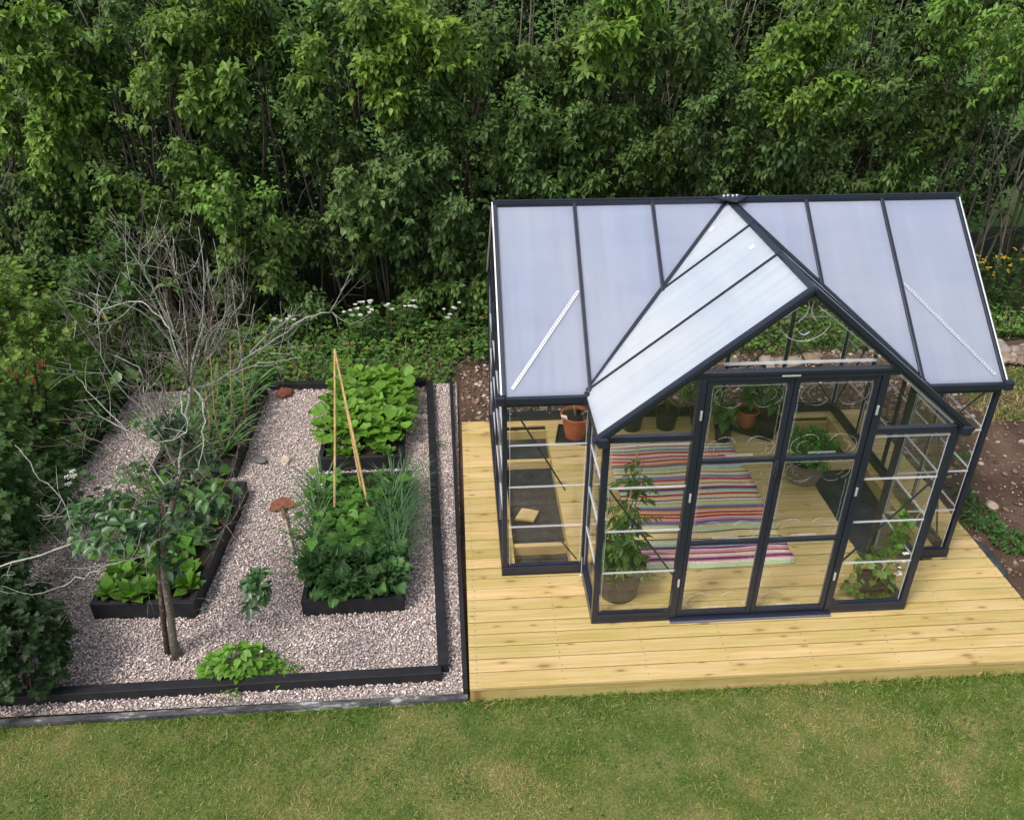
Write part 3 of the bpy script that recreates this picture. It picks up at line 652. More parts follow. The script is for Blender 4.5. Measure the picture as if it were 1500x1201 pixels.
def arc(m, cx, cz, r, a0, a1, y, rad=.0022, n=14):
    m.tube([(cx+r*math.cos(R(a0+(a1-a0)*k/n)), y, cz+r*math.sin(R(a0+(a1-a0)*k/n))) for k in range(n+1)], [rad*(.4+.6*math.sin(math.pi*(k+.5)/(n+1))) for k in range(n+1)], 5)
part('gable_ornament', lambda m: (arc(m, XM-.10, 2.50, .10, -60, 40, -PR-.008, .003), arc(m, XM+.12, 2.50, .10, 150, 240, -PR-.008, .003), arc(m, XM, 2.36, .035, 200, 340, -PR-.008, .004), arc(m, XM, 2.45, .17, 200, 340, -PR-.007, .0025)), 'strip', bevel=0, smooth=True)
# double door: each leaf has a frame, three panes with embossed corner scrolls
for s in (1, -1):
    fx = (lambda x: x) if s == 1 else (lambda x: W-x)
    dr = bpy.data.objects.new('door', None); col.objects.link(dr); dr.parent = gh; dr.location = (fx(1.24)-1.8, -PR, 0); dr.empty_display_size = .1
    a, b = sorted((fx(1.242), fx(1.797))); y0, y1 = -PR-.02, -PR+.012; w = .032
    part('door_frame', lambda m: (m.box(a, a+w, y0, y1, .035, 2.03), m.box(b-w, b, y0, y1, .035, 2.03), m.box(a+w, b-w, y0+.002, y1, .035, .075), m.box(a+w, b-w, y0+.002, y1, 1.995, 2.03)), 'frame', dr)
    for z in (.715, 1.41): part('door_rail', lambda m: m.box(a+w, b-w, y0+.002, y1, z-.014, z+.014), 'frame', dr)
    if s == 1: part('door_handle', lambda m: (m.box(b-.03, b-.012, y0-.03, y0-.001, 1.30, 1.42), m.box(b-.026, b-.016, y0-.05, y0-.03, 1.30, 1.42)), 'frame', dr, bevel=.004)
    for (z0, z1) in ((.078, .698), (.732, 1.393), (1.427, 1.992)):
        q0, q1 = a+w+.003, b-w-.003
        part('pane', lambda m: m.prism([(q0, y0+.012, z0), (q1, y0+.012, z0), (q1, y0+.012, z1), (q0, y0+.012, z1)], .004), 'glass', dr, bevel=0)
        yy = y0+.008
        def orn(m):
            e = .035
            m.beam((q0+.006, yy, z1-.01), (q1-.006, yy, z1-.01), .003, .004); m.beam((q0+.006, yy, z0+.02), (q0+.006, yy, z1-.02), .003, .003)
            m.beam((q1-.006, yy, z0+.02), (q1-.006, yy, z1-.02), .003, .003)
            m.beam((q0+.15, yy-.001, z0+.03), (q1-.15, yy-.001, z0+.03), .006, .011)
            for cx, d in ((q0, 1), (q1, -1)):
                for cz, u in ((z0, 1), (z1, -1)):
                    c = cx+d*.085; cc_ = cz+u*.085
                    f = (lambda q: q) if d == 1 else (lambda q: 180-q)
                    A0, A1 = (100, 250) if u == 1 else (-250, -100)
                    r_ = .0024 if u == 1 else .0016
                    arc(m, c, cc_, .065, f(A0), f(A1), yy, r_); arc(m, c+d*.025, cc_-u*.01, .045, f(A0-30), f(A1+10), yy, r_*.7)
                    arc(m, c+d*.05, cc_+u*.012, .075, f(20*u), f(130*u), yy, r_)
            m.beam((q0+.012, yy, z0+.16), (q0+.012, yy, z1-.16), .002, .002); m.beam((q1-.03, yy, z0+.16), (q1-.03, yy, z1-.16), .002, .002)
        part('pane_ornament', orn, 'emboss', dr, bevel=0)
part('door_threshold', lambda m: m.box(1.19, 2.41, -PR-.045, -PR+.02, .002, .026))
part('threshold_lip', lambda m: m.box(1.19, 2.41, -PR-.062, -PR-.046, .002, .014), 'sill')
# diagonal braces
for (p, q) in (((.04, .028, 1.56), (.46, .028, .78)), ((.40, .028, .36), (.575, .028, .10)), ((.67, -PR+.03, 1.19), (1.19, -PR+.03, .40)), ((2.94, -PR+.03, 1.16), (2.41, -PR+.03, .42)),
               ((3.56, .028, 1.56), (3.10, .028, 1.05)), ((.05, D-.03, 1.54), (.58, D-.03, .9)), ((3.55, D-.03, .12), (3.02, D-.03, .85)), ((3.57, D-.1, .12), (3.57, D-.6, 1.3)), ((3.57, .1, .12), (3.57, .6, 1.2)), ((3.05, D-.03, 1.1), (2.4, D-.03, .3)), ((3.06, .02, .5), (3.56, .02, .12))):
    part('brace', lambda m: m.beam(p, q, .012, .012, (0, 1, 0)))
part('corner_gusset', lambda m: m.prism([(1.186, -PR-.026, .09), (1.186, -PR-.026, .15), (1.13, -PR-.026, .09)], .008))
part('corner_gusset', lambda m: m.prism([(2.414, -PR-.026, .15), (2.414, -PR-.026, .09), (2.47, -PR-.026, .09)], .008))
part('rain_chain', lambda m: ([m.lathe([(.001, -.006), (.005, 0), (.001, .006)], (.60, -.075, 0.20-.014*k), 6) for k in range(12)], m.lathe([(.001, -.014), (.013, 0), (.001, .014)], (.60, -.075, .022), 10)), 'silver', bevel=0)
part('screw', lambda m: [m.lathe([(.0005, .0045), (.006, .003), (.007, 0)], (x, D-.03, .091), 8) for x in (.2, .6, 1.2, 1.8, 2.4, 3.0, 3.3)], 'silver', bevel=0)

# ------------------------------------------------------------------ rug
prp, red, org, pnk, cream, yel, grn, blu, mar, lgr = (.17,.045,.15),(.50,.06,.06),(.72,.30,.10),(.66,.26,.34),(.74,.62,.48),(.72,.58,.24),(.40,.52,.22),(.20,.24,.38),(.26,.04,.06),(.50,.60,.36)
seq = [lgr,lgr,cream,pnk,prp,pnk,cream,mar,pnk,cream,prp,blu,lgr,cream,lgr,mar,yel,cream,yel,mar,lgr,lgr,yel,lgr,blu,prp,pnk,cream,red,yel,red,cream,org,prp,blu,lgr,yel,grn,cream,mar,cream,yel,red,cream,lgr,blu,prp,org,cream,red,yel,cream,red,pnk,blu,lgr,cream,mar,yel,lgr,grn,cream,blu,mar,org,cream,red,yel,pnk,mar,cream,org,red,cream,blu,lgr,lgr,red,cream,mar]
rx0, rx1, ry0, ry1 = 1.10, 2.36, -.03, 1.80; rows = 120; V = []; Q = []; C = []
for j in range(rows):
    ya = ry0+(ry1-ry0)*j/rows; yb = ry0+(ry1-ry0)*(j+1)/rows; c = seq[(j*2//3) % len(seq)]
    for y in (ya, (ya+yb)/2, yb):
        for i in range(21):
            s = i/20; e = .012*math.sin(y*7)+.006*math.sin(y*31)
            V.append((rx0+(rx1+e-rx0)*s, y+.008*math.sin(s*9+y*2), .007+(.0035 if y not in (ya, yb) else 0)+.003*math.sin(s*14+y*9))); C.append(c)
    b0 = j*63
    for r_ in (0, 21):
        for i in range(20): Q.append((b0+r_+i, b0+r_+i+1, b0+r_+i+22, b0+r_+i+21))
rg_ = np_mesh('rug', np.array(V), [np.array(Q)], M['rug'], None, np.array(C), True)
sm = rg_.modifiers.new('solid', 'SOLIDIFY'); sm.thickness = .006; sm.offset = -1
tag(rg_, 'striped multicoloured woven rug lying on the deck inside the greenhouse', 'rug')

# ------------------------------------------------------------------ pots and potted plants
def pot(root, x, y, rt, rb, h, mat, z=0.0, rim=.02):
    part('pot', lambda m: m.lathe([(0.001, .0), (rb, 0), (rt*.97, h-rim), (rt*1.04, h-rim), (rt*1.05, h), (rt*.95, h), (rt*.92, h-.03), (0.001, h-.035)], (x, y, z)), mat, root, bevel=0, smooth=False)
    part('pot_soil', lambda m: m.lathe([(.001, h-.022), (rt*.6, h-.018), (rt*.93, h-.028)], (x, y, z)), 'pot_soil', root, bevel=0)
def bush(L, c, rad, n, size, colr, tmpl=TO, K=7, droop=.4, hz=1.0, wid=1.0, low=-.3):
    """rounded crown of leafy shoots about centre c"""
    d = nrmz(RNG.normal(0, 1, (n, 3))+np.array([0, 0, .35])); d = d[d[:, 2] > low]; n = len(d)
    rr = (.45+.5*RNG.random((n, 1)))
    base = np.array(c)+d*rr*np.array([rad, rad, rad*hz])
    colr = np.array(colr)*(1+RNG.normal(0, .16, (n, 1))+.0*d[:, 2:3])
    sprays(L, base, d+UP*.5, rad*.35, K, size, colr, tmpl, droop, wid)
def potted(x, y, rt, rb, h, mat, label, kind, z=0.0, top=.4, group=None):
    root = empty('potted_plant', (x, y, z), label, 'potted plant', group)
    pot(root, x, y, rt, rb, h, mat, z)
    zc = z+h; L = Leaves(); S = MB(); S.cur = (.12, .16, .05)
    if kind == 'tomato':
        S.cur = (.45, .3, .13); C_ = MB(); C_.tube([(x, y, zc-.1), (x+.06, y+.0, z+1.38)], .006, 6); C_.build('cane', M['cane'], root)
        S.cur = (.10, .16, .05)
        for k in range(7):
            a = k*.9+.3; hgt = [1.22, 1.0, .8, .95, .7, .62, 1.1][k]
            ax = Vector((math.cos(a)*.05, math.sin(a)*.05, 0)); pts = [Vector((x, y, zc-.03))+ax*t*(1.0+t*1.6)+Vector((0, 0, (hgt-h)*t)) for t in np.linspace(0, 1, 7)]
            S.tube(pts, [.006, .006, .005, .005, .004, .003, .002], 5)
            for t in np.linspace(.04, 1, 13):
                p = np.array(pts[0].lerp(pts[-1], t)); aa = RNG.uniform(0, 6.28); ln = (.13+.12*RNG.random())*(1-.35*t)
                dd = np.array([math.cos(aa), math.sin(aa), .1]); 
                S.tube([p, p+dd*ln*.5+np.array([0, 0, .01]), p+dd*ln-np.array([0, 0, .04])], [.002, .0015, .001], 4)
                K = 11; tt = np.linspace(.25, 1, K)[:, None]; pp = p+dd*ln*tt-np.array([0, 0, .05])*tt**2
                sd = np.cross(dd, UP); sg = np.where(np.arange(K)[:, None] % 2, 1, -1); 
                L.add(TN, pp, sd*sg*.9+dd*.7-UP*.35+rnd(K, .2), UP+rnd(K, .3), RNG.uniform(.04, .085, K), (.075, .15, .035) if RNG.random() < .8 else (.14, .24, .05), 1.25)
    elif kind == 'bare':
        S.cur = (.42, .34, .2)
        S.tube([(x-.01, y, zc-.03), (x-.03, y, zc+.10), (x+.03, y, zc+.19), (x+.03, y, zc+.30)], [.011, .009, .008, .006], 6)
        S.tube([(x-.025, y, zc+.09), (x-.06, y, zc+.18), (x-.04, y, zc+.27)], [.008, .006, .004], 6)
        S.tube([(x+.05, y, zc-.01), (x+.09, y-.02, zc+.04), (x+.14, y, zc+.02), (x+.22, y, zc+.05)], [.006, .005, .004, .003], 5)
        bush(L, (x-.03, y, zc+.30), .07, 10, .05, (.10, .19, .05), K=5); bush(L, (x+.14, y, zc+.10), .08, 8, .04, (.12, .2, .08), K=5)
        l_ = MB(); l_.prism([(x-.15, y-.06, zc-.03), (x-.10, y-.10, zc-.02), (x-.11, y-.08, zc+.03), (x-.16, y-.04, zc+.02)], .003); l_.build('plant_label', M['petal'], root)
    elif kind == 'bushy':
        for k in range(6):
            a = k*1.05; S.tube([(x, y, zc-.02), (x+math.cos(a)*.05, y+math.sin(a)*.05, zc+top*.5), (x+math.cos(a)*.10, y+math.sin(a)*.10, zc+top*.8)], [.005, .004, .002], 4)
        bush(L, (x, y, zc+top*.5), top*.46, 60, .062, (.12, .24, .05), K=7, hz=1.15)
    elif kind == 'broad':
        for k in range(3):
            a = k*2.1+RNG.random(); q = Vector((x+math.cos(a)*.05, y+math.sin(a)*.05, zc+top))
            S.tube([(x, y, zc-.02), (x+math.cos(a)*.02, y+math.sin(a)*.02, zc+top*.5), q], [.006, .005, .003], 5)
            n = 10; t = np.linspace(.25, 1, n)[:, None]; pp = np.array([x, y, zc])*(1-t)+np.array(q)*t
            an = np.arange(n)*2.4+k; dd = np.stack([np.cos(an), np.sin(an), np.full(n, -.15)], -1)
            L.add(TO, pp, dd+rnd(n, .2)-UP*.4, UP+rnd(n, .2), RNG.uniform(.11, .18, n), (.065, .15, .035), 1.0)
    elif kind == 'basil':
        bush(L, (x, y, zc+top*.3), top*.62, 150, .055, (.09, .24, .04), TR if False else TO, K=6, hz=.75, wid=1.2)
    elif kind == 'vine':
        C_ = MB(); C_.tube([(x, y, zc-.1), (x+.34, y+.05, z+1.02)], .005, 5); C_.build('cane', M['cane'], root)
        pts = [(x, y, zc), (x+.06, y-.04, zc+.15), (x+.13, y-.03, zc+.32), (x+.2, y, zc+.5), (x+.27, y, zc+.68)]
        S.tube(pts, [.005, .005, .004, .003, .002], 5)
        n = 120; t = RNG.random((n, 1))**1.9; base = np.array([x-.02, y-.02, .08])*(1-t)+np.array([x+.27, y, .88])*t
        off = RNG.normal(0, 1, (n, 3))*np.array([.10, .075, .075])*(1.15-t*.8)
        L.add(TL, base+off, off*3+rnd(n, .5)-UP*.3, UP+np.array([0, -.5, 0])+rnd(n, .35), RNG.uniform(.05, .095, n), (.10, .20, .035), 1.0, .25)
        part('blossom', lambda m: [m.lathe([(.001, .012), (.016, .008), (.004, -.004)], (x+.12+.05*random.random(), y-.1+.02*random.random(), zc+.1+.22*random.random()), 6) for _ in range(7)], 'petal', root, bevel=0)
    if S.n: S.build('stem', M['bark'], root, smooth=True, colors=True)
    L.build('foliage', root, M['leaf'])
    return root
Leaves.clip = (np.array([.69, -.50, .05]), np.array([1.6, 2.2, 3]))
potted(.86, -.25, .195, .145, .29, 'brown_plastic', 'tall tomato plant on a cane in a grey brown pot, left front corner of greenhouse', 'tomato')
Leaves.clip = None
def tray(x, y, w, d, rz, label):
    o = MB(); o.box(-w/2, w/2, -d/2, d/2, 0, .006)
    for (a, b, c, e) in ((-w/2, w/2, -d/2, -d/2+.008), (-w/2, w/2, d/2-.008, d/2), (-w/2, -w/2+.008, -d/2+.008, d/2-.008), (w/2-.008, w/2, -d/2+.008, d/2-.008)): o.box(a, b, c, e, .006, .025)
    ob = o.build('plant_tray', M['black_plastic'], None, bevel=.002); ob.location = (x, y, .004); ob.rotation_euler = (0, 0, rz); return tag(ob, label, 'plant tray')
tray(.82, 2.0, .36, .33, R(-12), 'black plastic tray under the big terracotta pot at the back')
potted(.83, 2.0, .155, .105, .25, 'terracotta', 'big terracotta pot with a bare branching stem near the back wall', 'bare', z=.011)
potted(1.42, 2.12, .12, .09, .2, 'black_plastic', 'bushy green plant in a black pot, leftmost of the row along the back wall', 'bushy', top=.34)
potted(1.77, 2.12, .12, .09, .2, 'black_plastic', 'bushy green plant in a black pot, second from left along the back wall', 'bushy', top=.46)
potted(2.12, 2.13, .11, .08, .17, 'black_plastic', 'narrow bushy plant in a black pot left of the terracotta pepper pot', 'bushy', top=.38)
potted(2.28, 1.84, .095, .07, .16, 'black_plastic', 'small black pot with large leaves standing in front of the back row by the rug', 'broad', top=.26)
tray(2.68, 2.03, .42, .36, R(-35), 'black plastic tray under the terracotta pepper pot and its black neighbour')
potted(2.60, 2.10, .11, .08, .18, 'terracotta', 'smaller terracotta pot with a broad leaved pepper plant on a black tray', 'broad', z=.011, top=.42)
potted(2.76, 1.96, .12, .09, .17, 'black_plastic', 'black pot with a tall broad leaved plant on the black tray', 'broad', z=.011, top=.46)
# basket
bk = empty('potted_plant', (2.83, 1.13, 0), 'bright green herb plant in a woven seagrass basket at the edge of the right pit', 'potted plant')
def weave(m):
    for k in range(10):
        r_ = .125+.02*math.sin(k/9*3.1)+.012*k/9
        m.tube([(2.83+(r_+.005*((j+k) % 2))*math.cos(j*2*math.pi/28), 1.13+(r_+.005*((j+k) % 2))*math.sin(j*2*math.pi/28), .013+k*.02) for j in range(29)], .0115, 5)
part('basket', weave, 'basket', bk, bevel=0)
part('pot_soil', lambda m: m.lathe([(.001, .18), (.13, .17)], (2.83, 1.13, 0)), 'pot_soil', bk, bevel=0)
L = Leaves(); bush(L, (2.83, 1.12, .33), .23, 190, .05, (.09, .24, .04), TO, 6, hz=.62, wid=1.2, low=-.5); L.build('foliage', bk)
Leaves.clip = (np.array([2.4, -.50, .03]), np.array([2.91, 2.2, 3]))
potted(2.80, -.40, .11, .08, .15, 'black_plastic', 'climbing cucumber plant over a black pot in the right front corner of greenhouse', 'vine')

Leaves.clip = None
# ------------------------------------------------------------------ raised beds and vegetables
def bed(x0, x1, y0, y1, label, rz=0, h=.145):
    root = empty('raised_bed', ((x0+x1)/2, y0, -.1), label, 'raised bed')
    w = .042; z0, z1 = -.11, -.11+h+.02
    for (a, b, c, d) in ((x0, x1, y0, y0+w), (x0, x1, y1-w, y1), (x0, x0+w, y0+w+.001, y1-w-.001), (x1-w, x1, y0+w+.001, y1-w-.001)):
        part('timber_side', lambda m: m.box(a, b, c, d, z0, z1), 'black_timber', root, bevel=.004)
    s = sheet('bed_soil', x0+w, x1-w, y0+w, y1-w, z1-.035, M['bed_soil'], 20, 40, .010, int(abs(x0*10+y0*7))+3)
    del s['kind']; s.parent = root; s.matrix_parent_inverse = root.matrix_basis.inverted()
    root.rotation_euler = (0, 0, rz)
    return root
bed(-1.68, -.88, 1.66, 3.18, 'black timber raised bed filled with bright green leafy greens, back right of four')
bed(-1.56, -.79, -.27, 1.42, 'black timber raised bed with kale, beans and canes, front right of four')
bed(-3.14, -2.36, -.22, 1.36, 'black timber raised bed behind the bare fruit tree, front left of four', R(-3))
bed(-3.22, -2.44, 1.60, 3.22, 'black timber raised bed with leeks and tall stalks, back left of four')
ZS = .03
def veg(name, x, y, kind, label, cat, group, s=1.0):
    """one vegetable plant"""
    L = Leaves(); p0 = np.array([x, y, ZS])
    bright = np.array([.17, .34, .045]); mat = M['leaf']; sm_ = False
    if kind == 'greens':
        n = 17; an = np.arange(n)*2.4+RNG.random()*6; el = np.linspace(1.15, .25, n)+RNG.normal(0, .12, n); d = np.stack([np.cos(an)*np.cos(el), np.sin(an)*np.cos(el), np.sin(el)], -1)
        stem = RNG.uniform(.06, .16, n)*s; pos = p0+d*stem[:, None]+UP*.015
        c = bright*RNG.uniform(.65, 1.15, (n, 1)); 
        L.add(TR, pos, d*np.array([1, 1, .15])+rnd(n, .1), UP+d*-.15+rnd(n, .3), RNG.uniform(.09, .15, n)*s, c, .85, .1)
        L.add(TB, np.repeat(p0[None], n, 0), d, UP, stem*1.25, (.25, .38, .12), 1.2)
    elif kind == 'bean':
        n = 15; an = RNG.random(n)*6.28; d = np.stack([np.cos(an), np.sin(an), RNG.uniform(.3, 2.2, n)], -1); d = nrmz(d)
        st = RNG.uniform(.08, .24, n)*s; pos = p0+d*st[:, None]
        L.add(T_ovate(.85, .10, .18), pos, d*np.array([1, 1, .05])+rnd(n, .2)-UP*.25, UP+rnd(n, .3), RNG.uniform(.085, .13, n)*s, bright*np.array([.62, .72, .8])*RNG.uniform(.7, 1.2, (n, 1)))
        L.add(TB, np.repeat(p0[None], n, 0), d, UP, st*1.1, (.12, .2, .05), .8)
    elif kind == 'kale':
        n = 26; an = np.arange(n)*2.4+RNG.random()*6; el = np.linspace(1.3, .1, n); d = np.stack([np.cos(an)*np.cos(el), np.sin(an)*np.cos(el), np.sin(el)], -1)
        L.add(TK, p0+d*.05+UP*.04, d, UP+d*-.3+rnd(n, .15), RNG.uniform(.10, .185, n)*s, np.array([.11, .235, .08])*RNG.uniform(.6, 1.35, (n, 1)), 1.1, .1)
        sm_ = False
    elif kind == 'onion':
        n = 22; an = RNG.random(n)*6.28; d = np.stack([np.cos(an)*.5, np.sin(an)*.5, RNG.uniform(.5, 1.6, n)], -1)
        L.add(T_blade(.030, .5), p0+rnd(n, .012)*np.array([1, 1, 0]), d, UP*.1+np.stack([np.cos(an), np.sin(an), np.zeros(n)], -1)*-.5+UP, RNG.uniform(.22, .42, n)*s, np.array([.10, .20, .085])*RNG.uniform(.7, 1.3, (n, 1)), 1)
    elif kind == 'leek':
        n = 16; an = RNG.random(n)*6.28; d = np.stack([np.cos(an)*.8, np.sin(an)*.8, RNG.uniform(.5, 1.4, n)], -1)
        L.add(T_blade(.09, .35), p0+rnd(n, .012)*np.array([1, 1, 0]), d, UP, RNG.uniform(.18, .34, n)*s, np.array([.13, .24, .09])*RNG.uniform(.6, 1.2, (n, 1)), 1)
        k = 10; z = RNG.uniform(.08, .3, k)[:, None]; an = RNG.random(k)*6.28; L.add(TN, p0+UP*z, np.stack([np.cos(an), np.sin(an), np.full(k, .3)], -1), UP, RNG.uniform(.08, .12, k), (.11, .21, .06))
    elif kind == 'lettuce':
        n = 14; an = np.arange(n)*2.4+RNG.random()*6; el = np.linspace(1.2, .3, n); d = np.stack([np.cos(an)*np.cos(el), np.sin(an)*np.cos(el), np.sin(el)], -1)
        L.add(T_ovate(.7, .12, .05), p0+d*.03, d, UP-d*.2+rnd(n, .2), RNG.uniform(.10, .17, n)*s, bright*np.array([.8, .85, .9])*RNG.uniform(.6, 1.2, (n, 1)))
    o = L.build(name, None, mat, sm_)
    return tag(o, label, cat, group)
def grid(x0, x1, y0, y1, nx, ny, j=.03):
    return [(x0+(x1-x0)*(i+.5)/nx+RNG.normal(0, j), y0+(y1-y0)*(k+.5)/ny+RNG.normal(0, j)) for k in range(ny) for i in range(nx)]
for x, y in grid(-1.64, -.92, 1.96, 3.2, 4, 7): veg('leafy_green', x, y, 'greens', 'bright green round leaved plant crowding the back right raised bed', 'leafy vegetable', 'leafy greens in the back right bed', 1.18)
for x, y in grid(-1.62, -.92, 1.70, 1.82, 5, 1): veg('seedling', x, y, 'lettuce', 'small seedling at the front timber of the back right bed', 'seedling', 'seedlings in the back right bed', .6)
for x, y in ((-1.28, -.18), (-1.06, -.17), (-.90, -.06), (-1.30, .07), (-1.08, .07), (-1.46, .02), (-.93, .13)): veg('kale', x, y, 'kale', 'curly dark green kale at the front of the front right bed', 'kale', 'kale plants in the front right bed', 1.0)
for x, y in grid(-1.50, -.98, .24, 1.16, 4, 7): veg('bean_plant', x, y, 'bean', 'green bean plant in the middle of the front right bed', 'bean plant', 'bean plants in the front right bed', 1.05)
for x, y in grid(-.95, -.82, .12, 1.22, 2, 12, .015): veg('onion_plant', x, y, 'onion', 'grassy onion plant along the right side of the front right bed', 'onion plant', 'onions along the right side of the front right bed')
for x, y in grid(-1.60, -1.50, .0, 1.2, 1, 11, .015): veg('onion_plant', x, y, 'onion', 'grassy onion plant leaning over the left side of the front right bed', 'onion plant', 'onions along the left side of the front right bed')
for x, y in grid(-3.08, -2.40, -.15, .20, 5, 2): veg('lettuce', x, y, 'lettuce', 'bright lettuce at the front of the front left bed', 'lettuce', 'lettuces in the front left bed', 1.0)
for x, y in grid(-3.12, -2.48, .30, 1.28, 4, 5): veg('bean_plant', x, y, 'bean', 'leafy plant in the front left bed behind the fruit tree', 'bean plant', 'leafy plants in the front left bed', 1.15)
for x, y in grid(-3.14, -2.52, 1.70, 3.15, 4, 7): veg('leek', x, y, 'leek', 'long leaved leek in the back left bed', 'leek', 'leeks in the back left bed', 1.25)
for (u, v, y, u2, v2) in ((302, 640, 1.9, 300, 560), (318, 632, 1.8, 308, 520), (335, 600, 2.2, 337, 500), (352, 580, 2.3, 352, 500), (285, 600, 2.4, 281, 520), (312, 600, 2.5, 318, 530)):
    a = at(u, v, y); a[2] = .03; b = at(u2, v2, y); S = MB(); S.cur = (.42, .26, .10); S.tube([a, (a+b)/2+RNG.normal(0, .015, 3), b], [.008, .006, .003], 5)
    tag(S.build('dry_stalk', M['bark'], None, smooth=True, colors=True), 'upright dry orange brown stalk standing among the leeks of the back left bed', 'dry stalk', 'dry stalks in the leek bed')
# loose plants on the gravel
def ground_plant(x, y, n, size, rad, colr, label, name='strawberry_plant', cat='plant', tmpl=None, z=-.09, fl=0, hz=.55, ys=1.0):
    root = empty(name, (x, y, z), label, cat)
    L = Leaves(); an = RNG.random(n)*6.28; r_ = rad*np.sqrt(RNG.random(n)); pos = np.stack([x+np.cos(an)*r_, y+np.sin(an)*r_*ys, z+rad*hz*(1-(r_/rad)**2)*RNG.uniform(.4, 1.1, n)+.02], -1)
    L.add(tmpl or T_ovate(.75, .1, .12), pos, np.stack([np.cos(an), np.sin(an), np.full(n, -.15)], -1)+rnd(n, .35), UP+rnd(n, .25), RNG.uniform(.7, 1.2, n)*size, np.array(colr)*RNG.uniform(.75, 1.2, (n, 1)))
    L.build('foliage', root)
    S = MB(); S.cur = (.12, .2, .05)
    for k in range(min(24, n//5)): S.tube([(x, y, z), ((x+pos[k][0])/2, (y+pos[k][1])/2, pos[k][2]*.6+z*.4+.02), pos[k]], [.003, .002, .0015], 4)
    S.build('stem', M['bark'], root, colors=True)
    if fl: part('flower', lambda m: [m.lathe([(.001, .002), (.011, .004), (.004, -.002)], (p[0], p[1], p[2]+.02), 7) for p in pos[:fl]], 'petal', root, bevel=0)
ground_plant(-1.92, -.80, 250, .066, .25, (.16, .33, .045), 'bright green strawberry clump growing over the front black kerb', fl=7, z=-.07, hz=.75, ys=.55)
ground_plant(-1.62, -.86, 40, .045, .10, (.16, .33, .045), 'small green runner beside the strawberry clump on the kerb', z=-.07)
ground_plant(-.53, 2.02, 22, .03, .07, (.09, .17, .05), 'tiny weed growing in gravel strip beside the deck', 'weed', 'weed')
ground_plant(-1.93, -1.03, 20, .03, .06, (.12, .2, .05), 'tiny weed in front of the black kerb near the lawn', 'weed', 'weed')
for (x, y, r_, n, s, l) in ((4.25, .55, .17, 190, .05, 'leafy potato plant nearest the greenhouse corner right of deck'), (4.36, .25, .15, 150, .05, 'leafy potato plant between two others on the soil right of deck'), (4.50, .0, .10, 80, .05, 'small potato plant nearest the frame edge on the right soil'),
        (4.30, .88, .12, 80, .045, 'thin potato plant farthest back beside the deck edge'), (4.36, -.42, .12, 110, .05, 'low green weed on the soil at the lower right frame edge'), (5.15, .75, .10, 60, .045, 'small weed on the bare soil at the right frame edge'),
        (4.62, 1.5, .08, 50, .04, 'tiny weed in the middle of the bare soil')):
    ground_plant(x, y, n, s, r_, (.065, .15, .035), l, 'potato_plant' if 'potato' in l else 'weed', 'plant', TO, z=-.12, hz=.7)

# bamboo canes tied to a tripod
tp = empty('cane_tripod', (-1.25, .8, .03), 'tripod of three tall bamboo canes in the front right bed', 'plant support')
tip = at(492, 516, 1.35); 
for (u, v, y) in ((489, 757, .72), (543, 757, .70), (533, 735, .95)):
    b = at(u, v, y); b[2] = .03; e = tip+(tip-b)*.02+np.array([RNG.normal(0, .01), 0, 0])
    part('cane', lambda m: (m.tube([b, (b+e)/2+np.array([.004, 0, 0]), e], [.011, .010, .008], 7), [m.tube([b+(e-b)*k/9.5-(e-b)*.002, b+(e-b)*k/9.5+(e-b)*.002], .0125, 7) for k in range(1, 9)]), 'cane', tp, bevel=0)
part('twine', lambda m: m.tube([tip+(-tip+np.array([-1.25, .8, 0]))*.06+np.array([.02*math.cos(k*.8), .02*math.sin(k*.8), .003*k-.02]) for k in range(20)], .002, 4), 'cane', tp, bevel=0)

# half-moon edging iron lying on the gravel
he = empty('half_moon_edger', (-1.93, 1.1, -.08), 'rusty half moon edging iron with pale handle lying on gravel beside the bean bed', 'garden tool', rz=0)
a = np.array([-1.925, 1.06, -.065]); dv = nrmz(np.array([.30, -1.0, 0.0])); sd = np.array([dv[1], -dv[0], 0])*-1
part('blade', lambda m: m.prism([Vector(a+sd*.115*math.cos(t)-dv*.115*math.sin(t)+np.array([0, 0, .045*math.sin(t)])) for t in np.linspace(0, math.pi, 15)], .004), 'rust', he, bevel=0)
part('socket', lambda m: m.tube([a-dv*.02, a+dv*.05+np.array([0, 0, .012]), a+dv*.19+np.array([0, 0, .015])], [.014, .017, .015], 8), 'rust', he, bevel=0, smooth=True)
hn = MB(); hn.cur = (.5, .43, .33); hn.tube([a+dv*.17+np.array([0, 0, .015]), a+dv*.65+np.array([0, 0, .01])], .013, 8); hn.build('handle', M['bark'], he, smooth=True, colors=True)

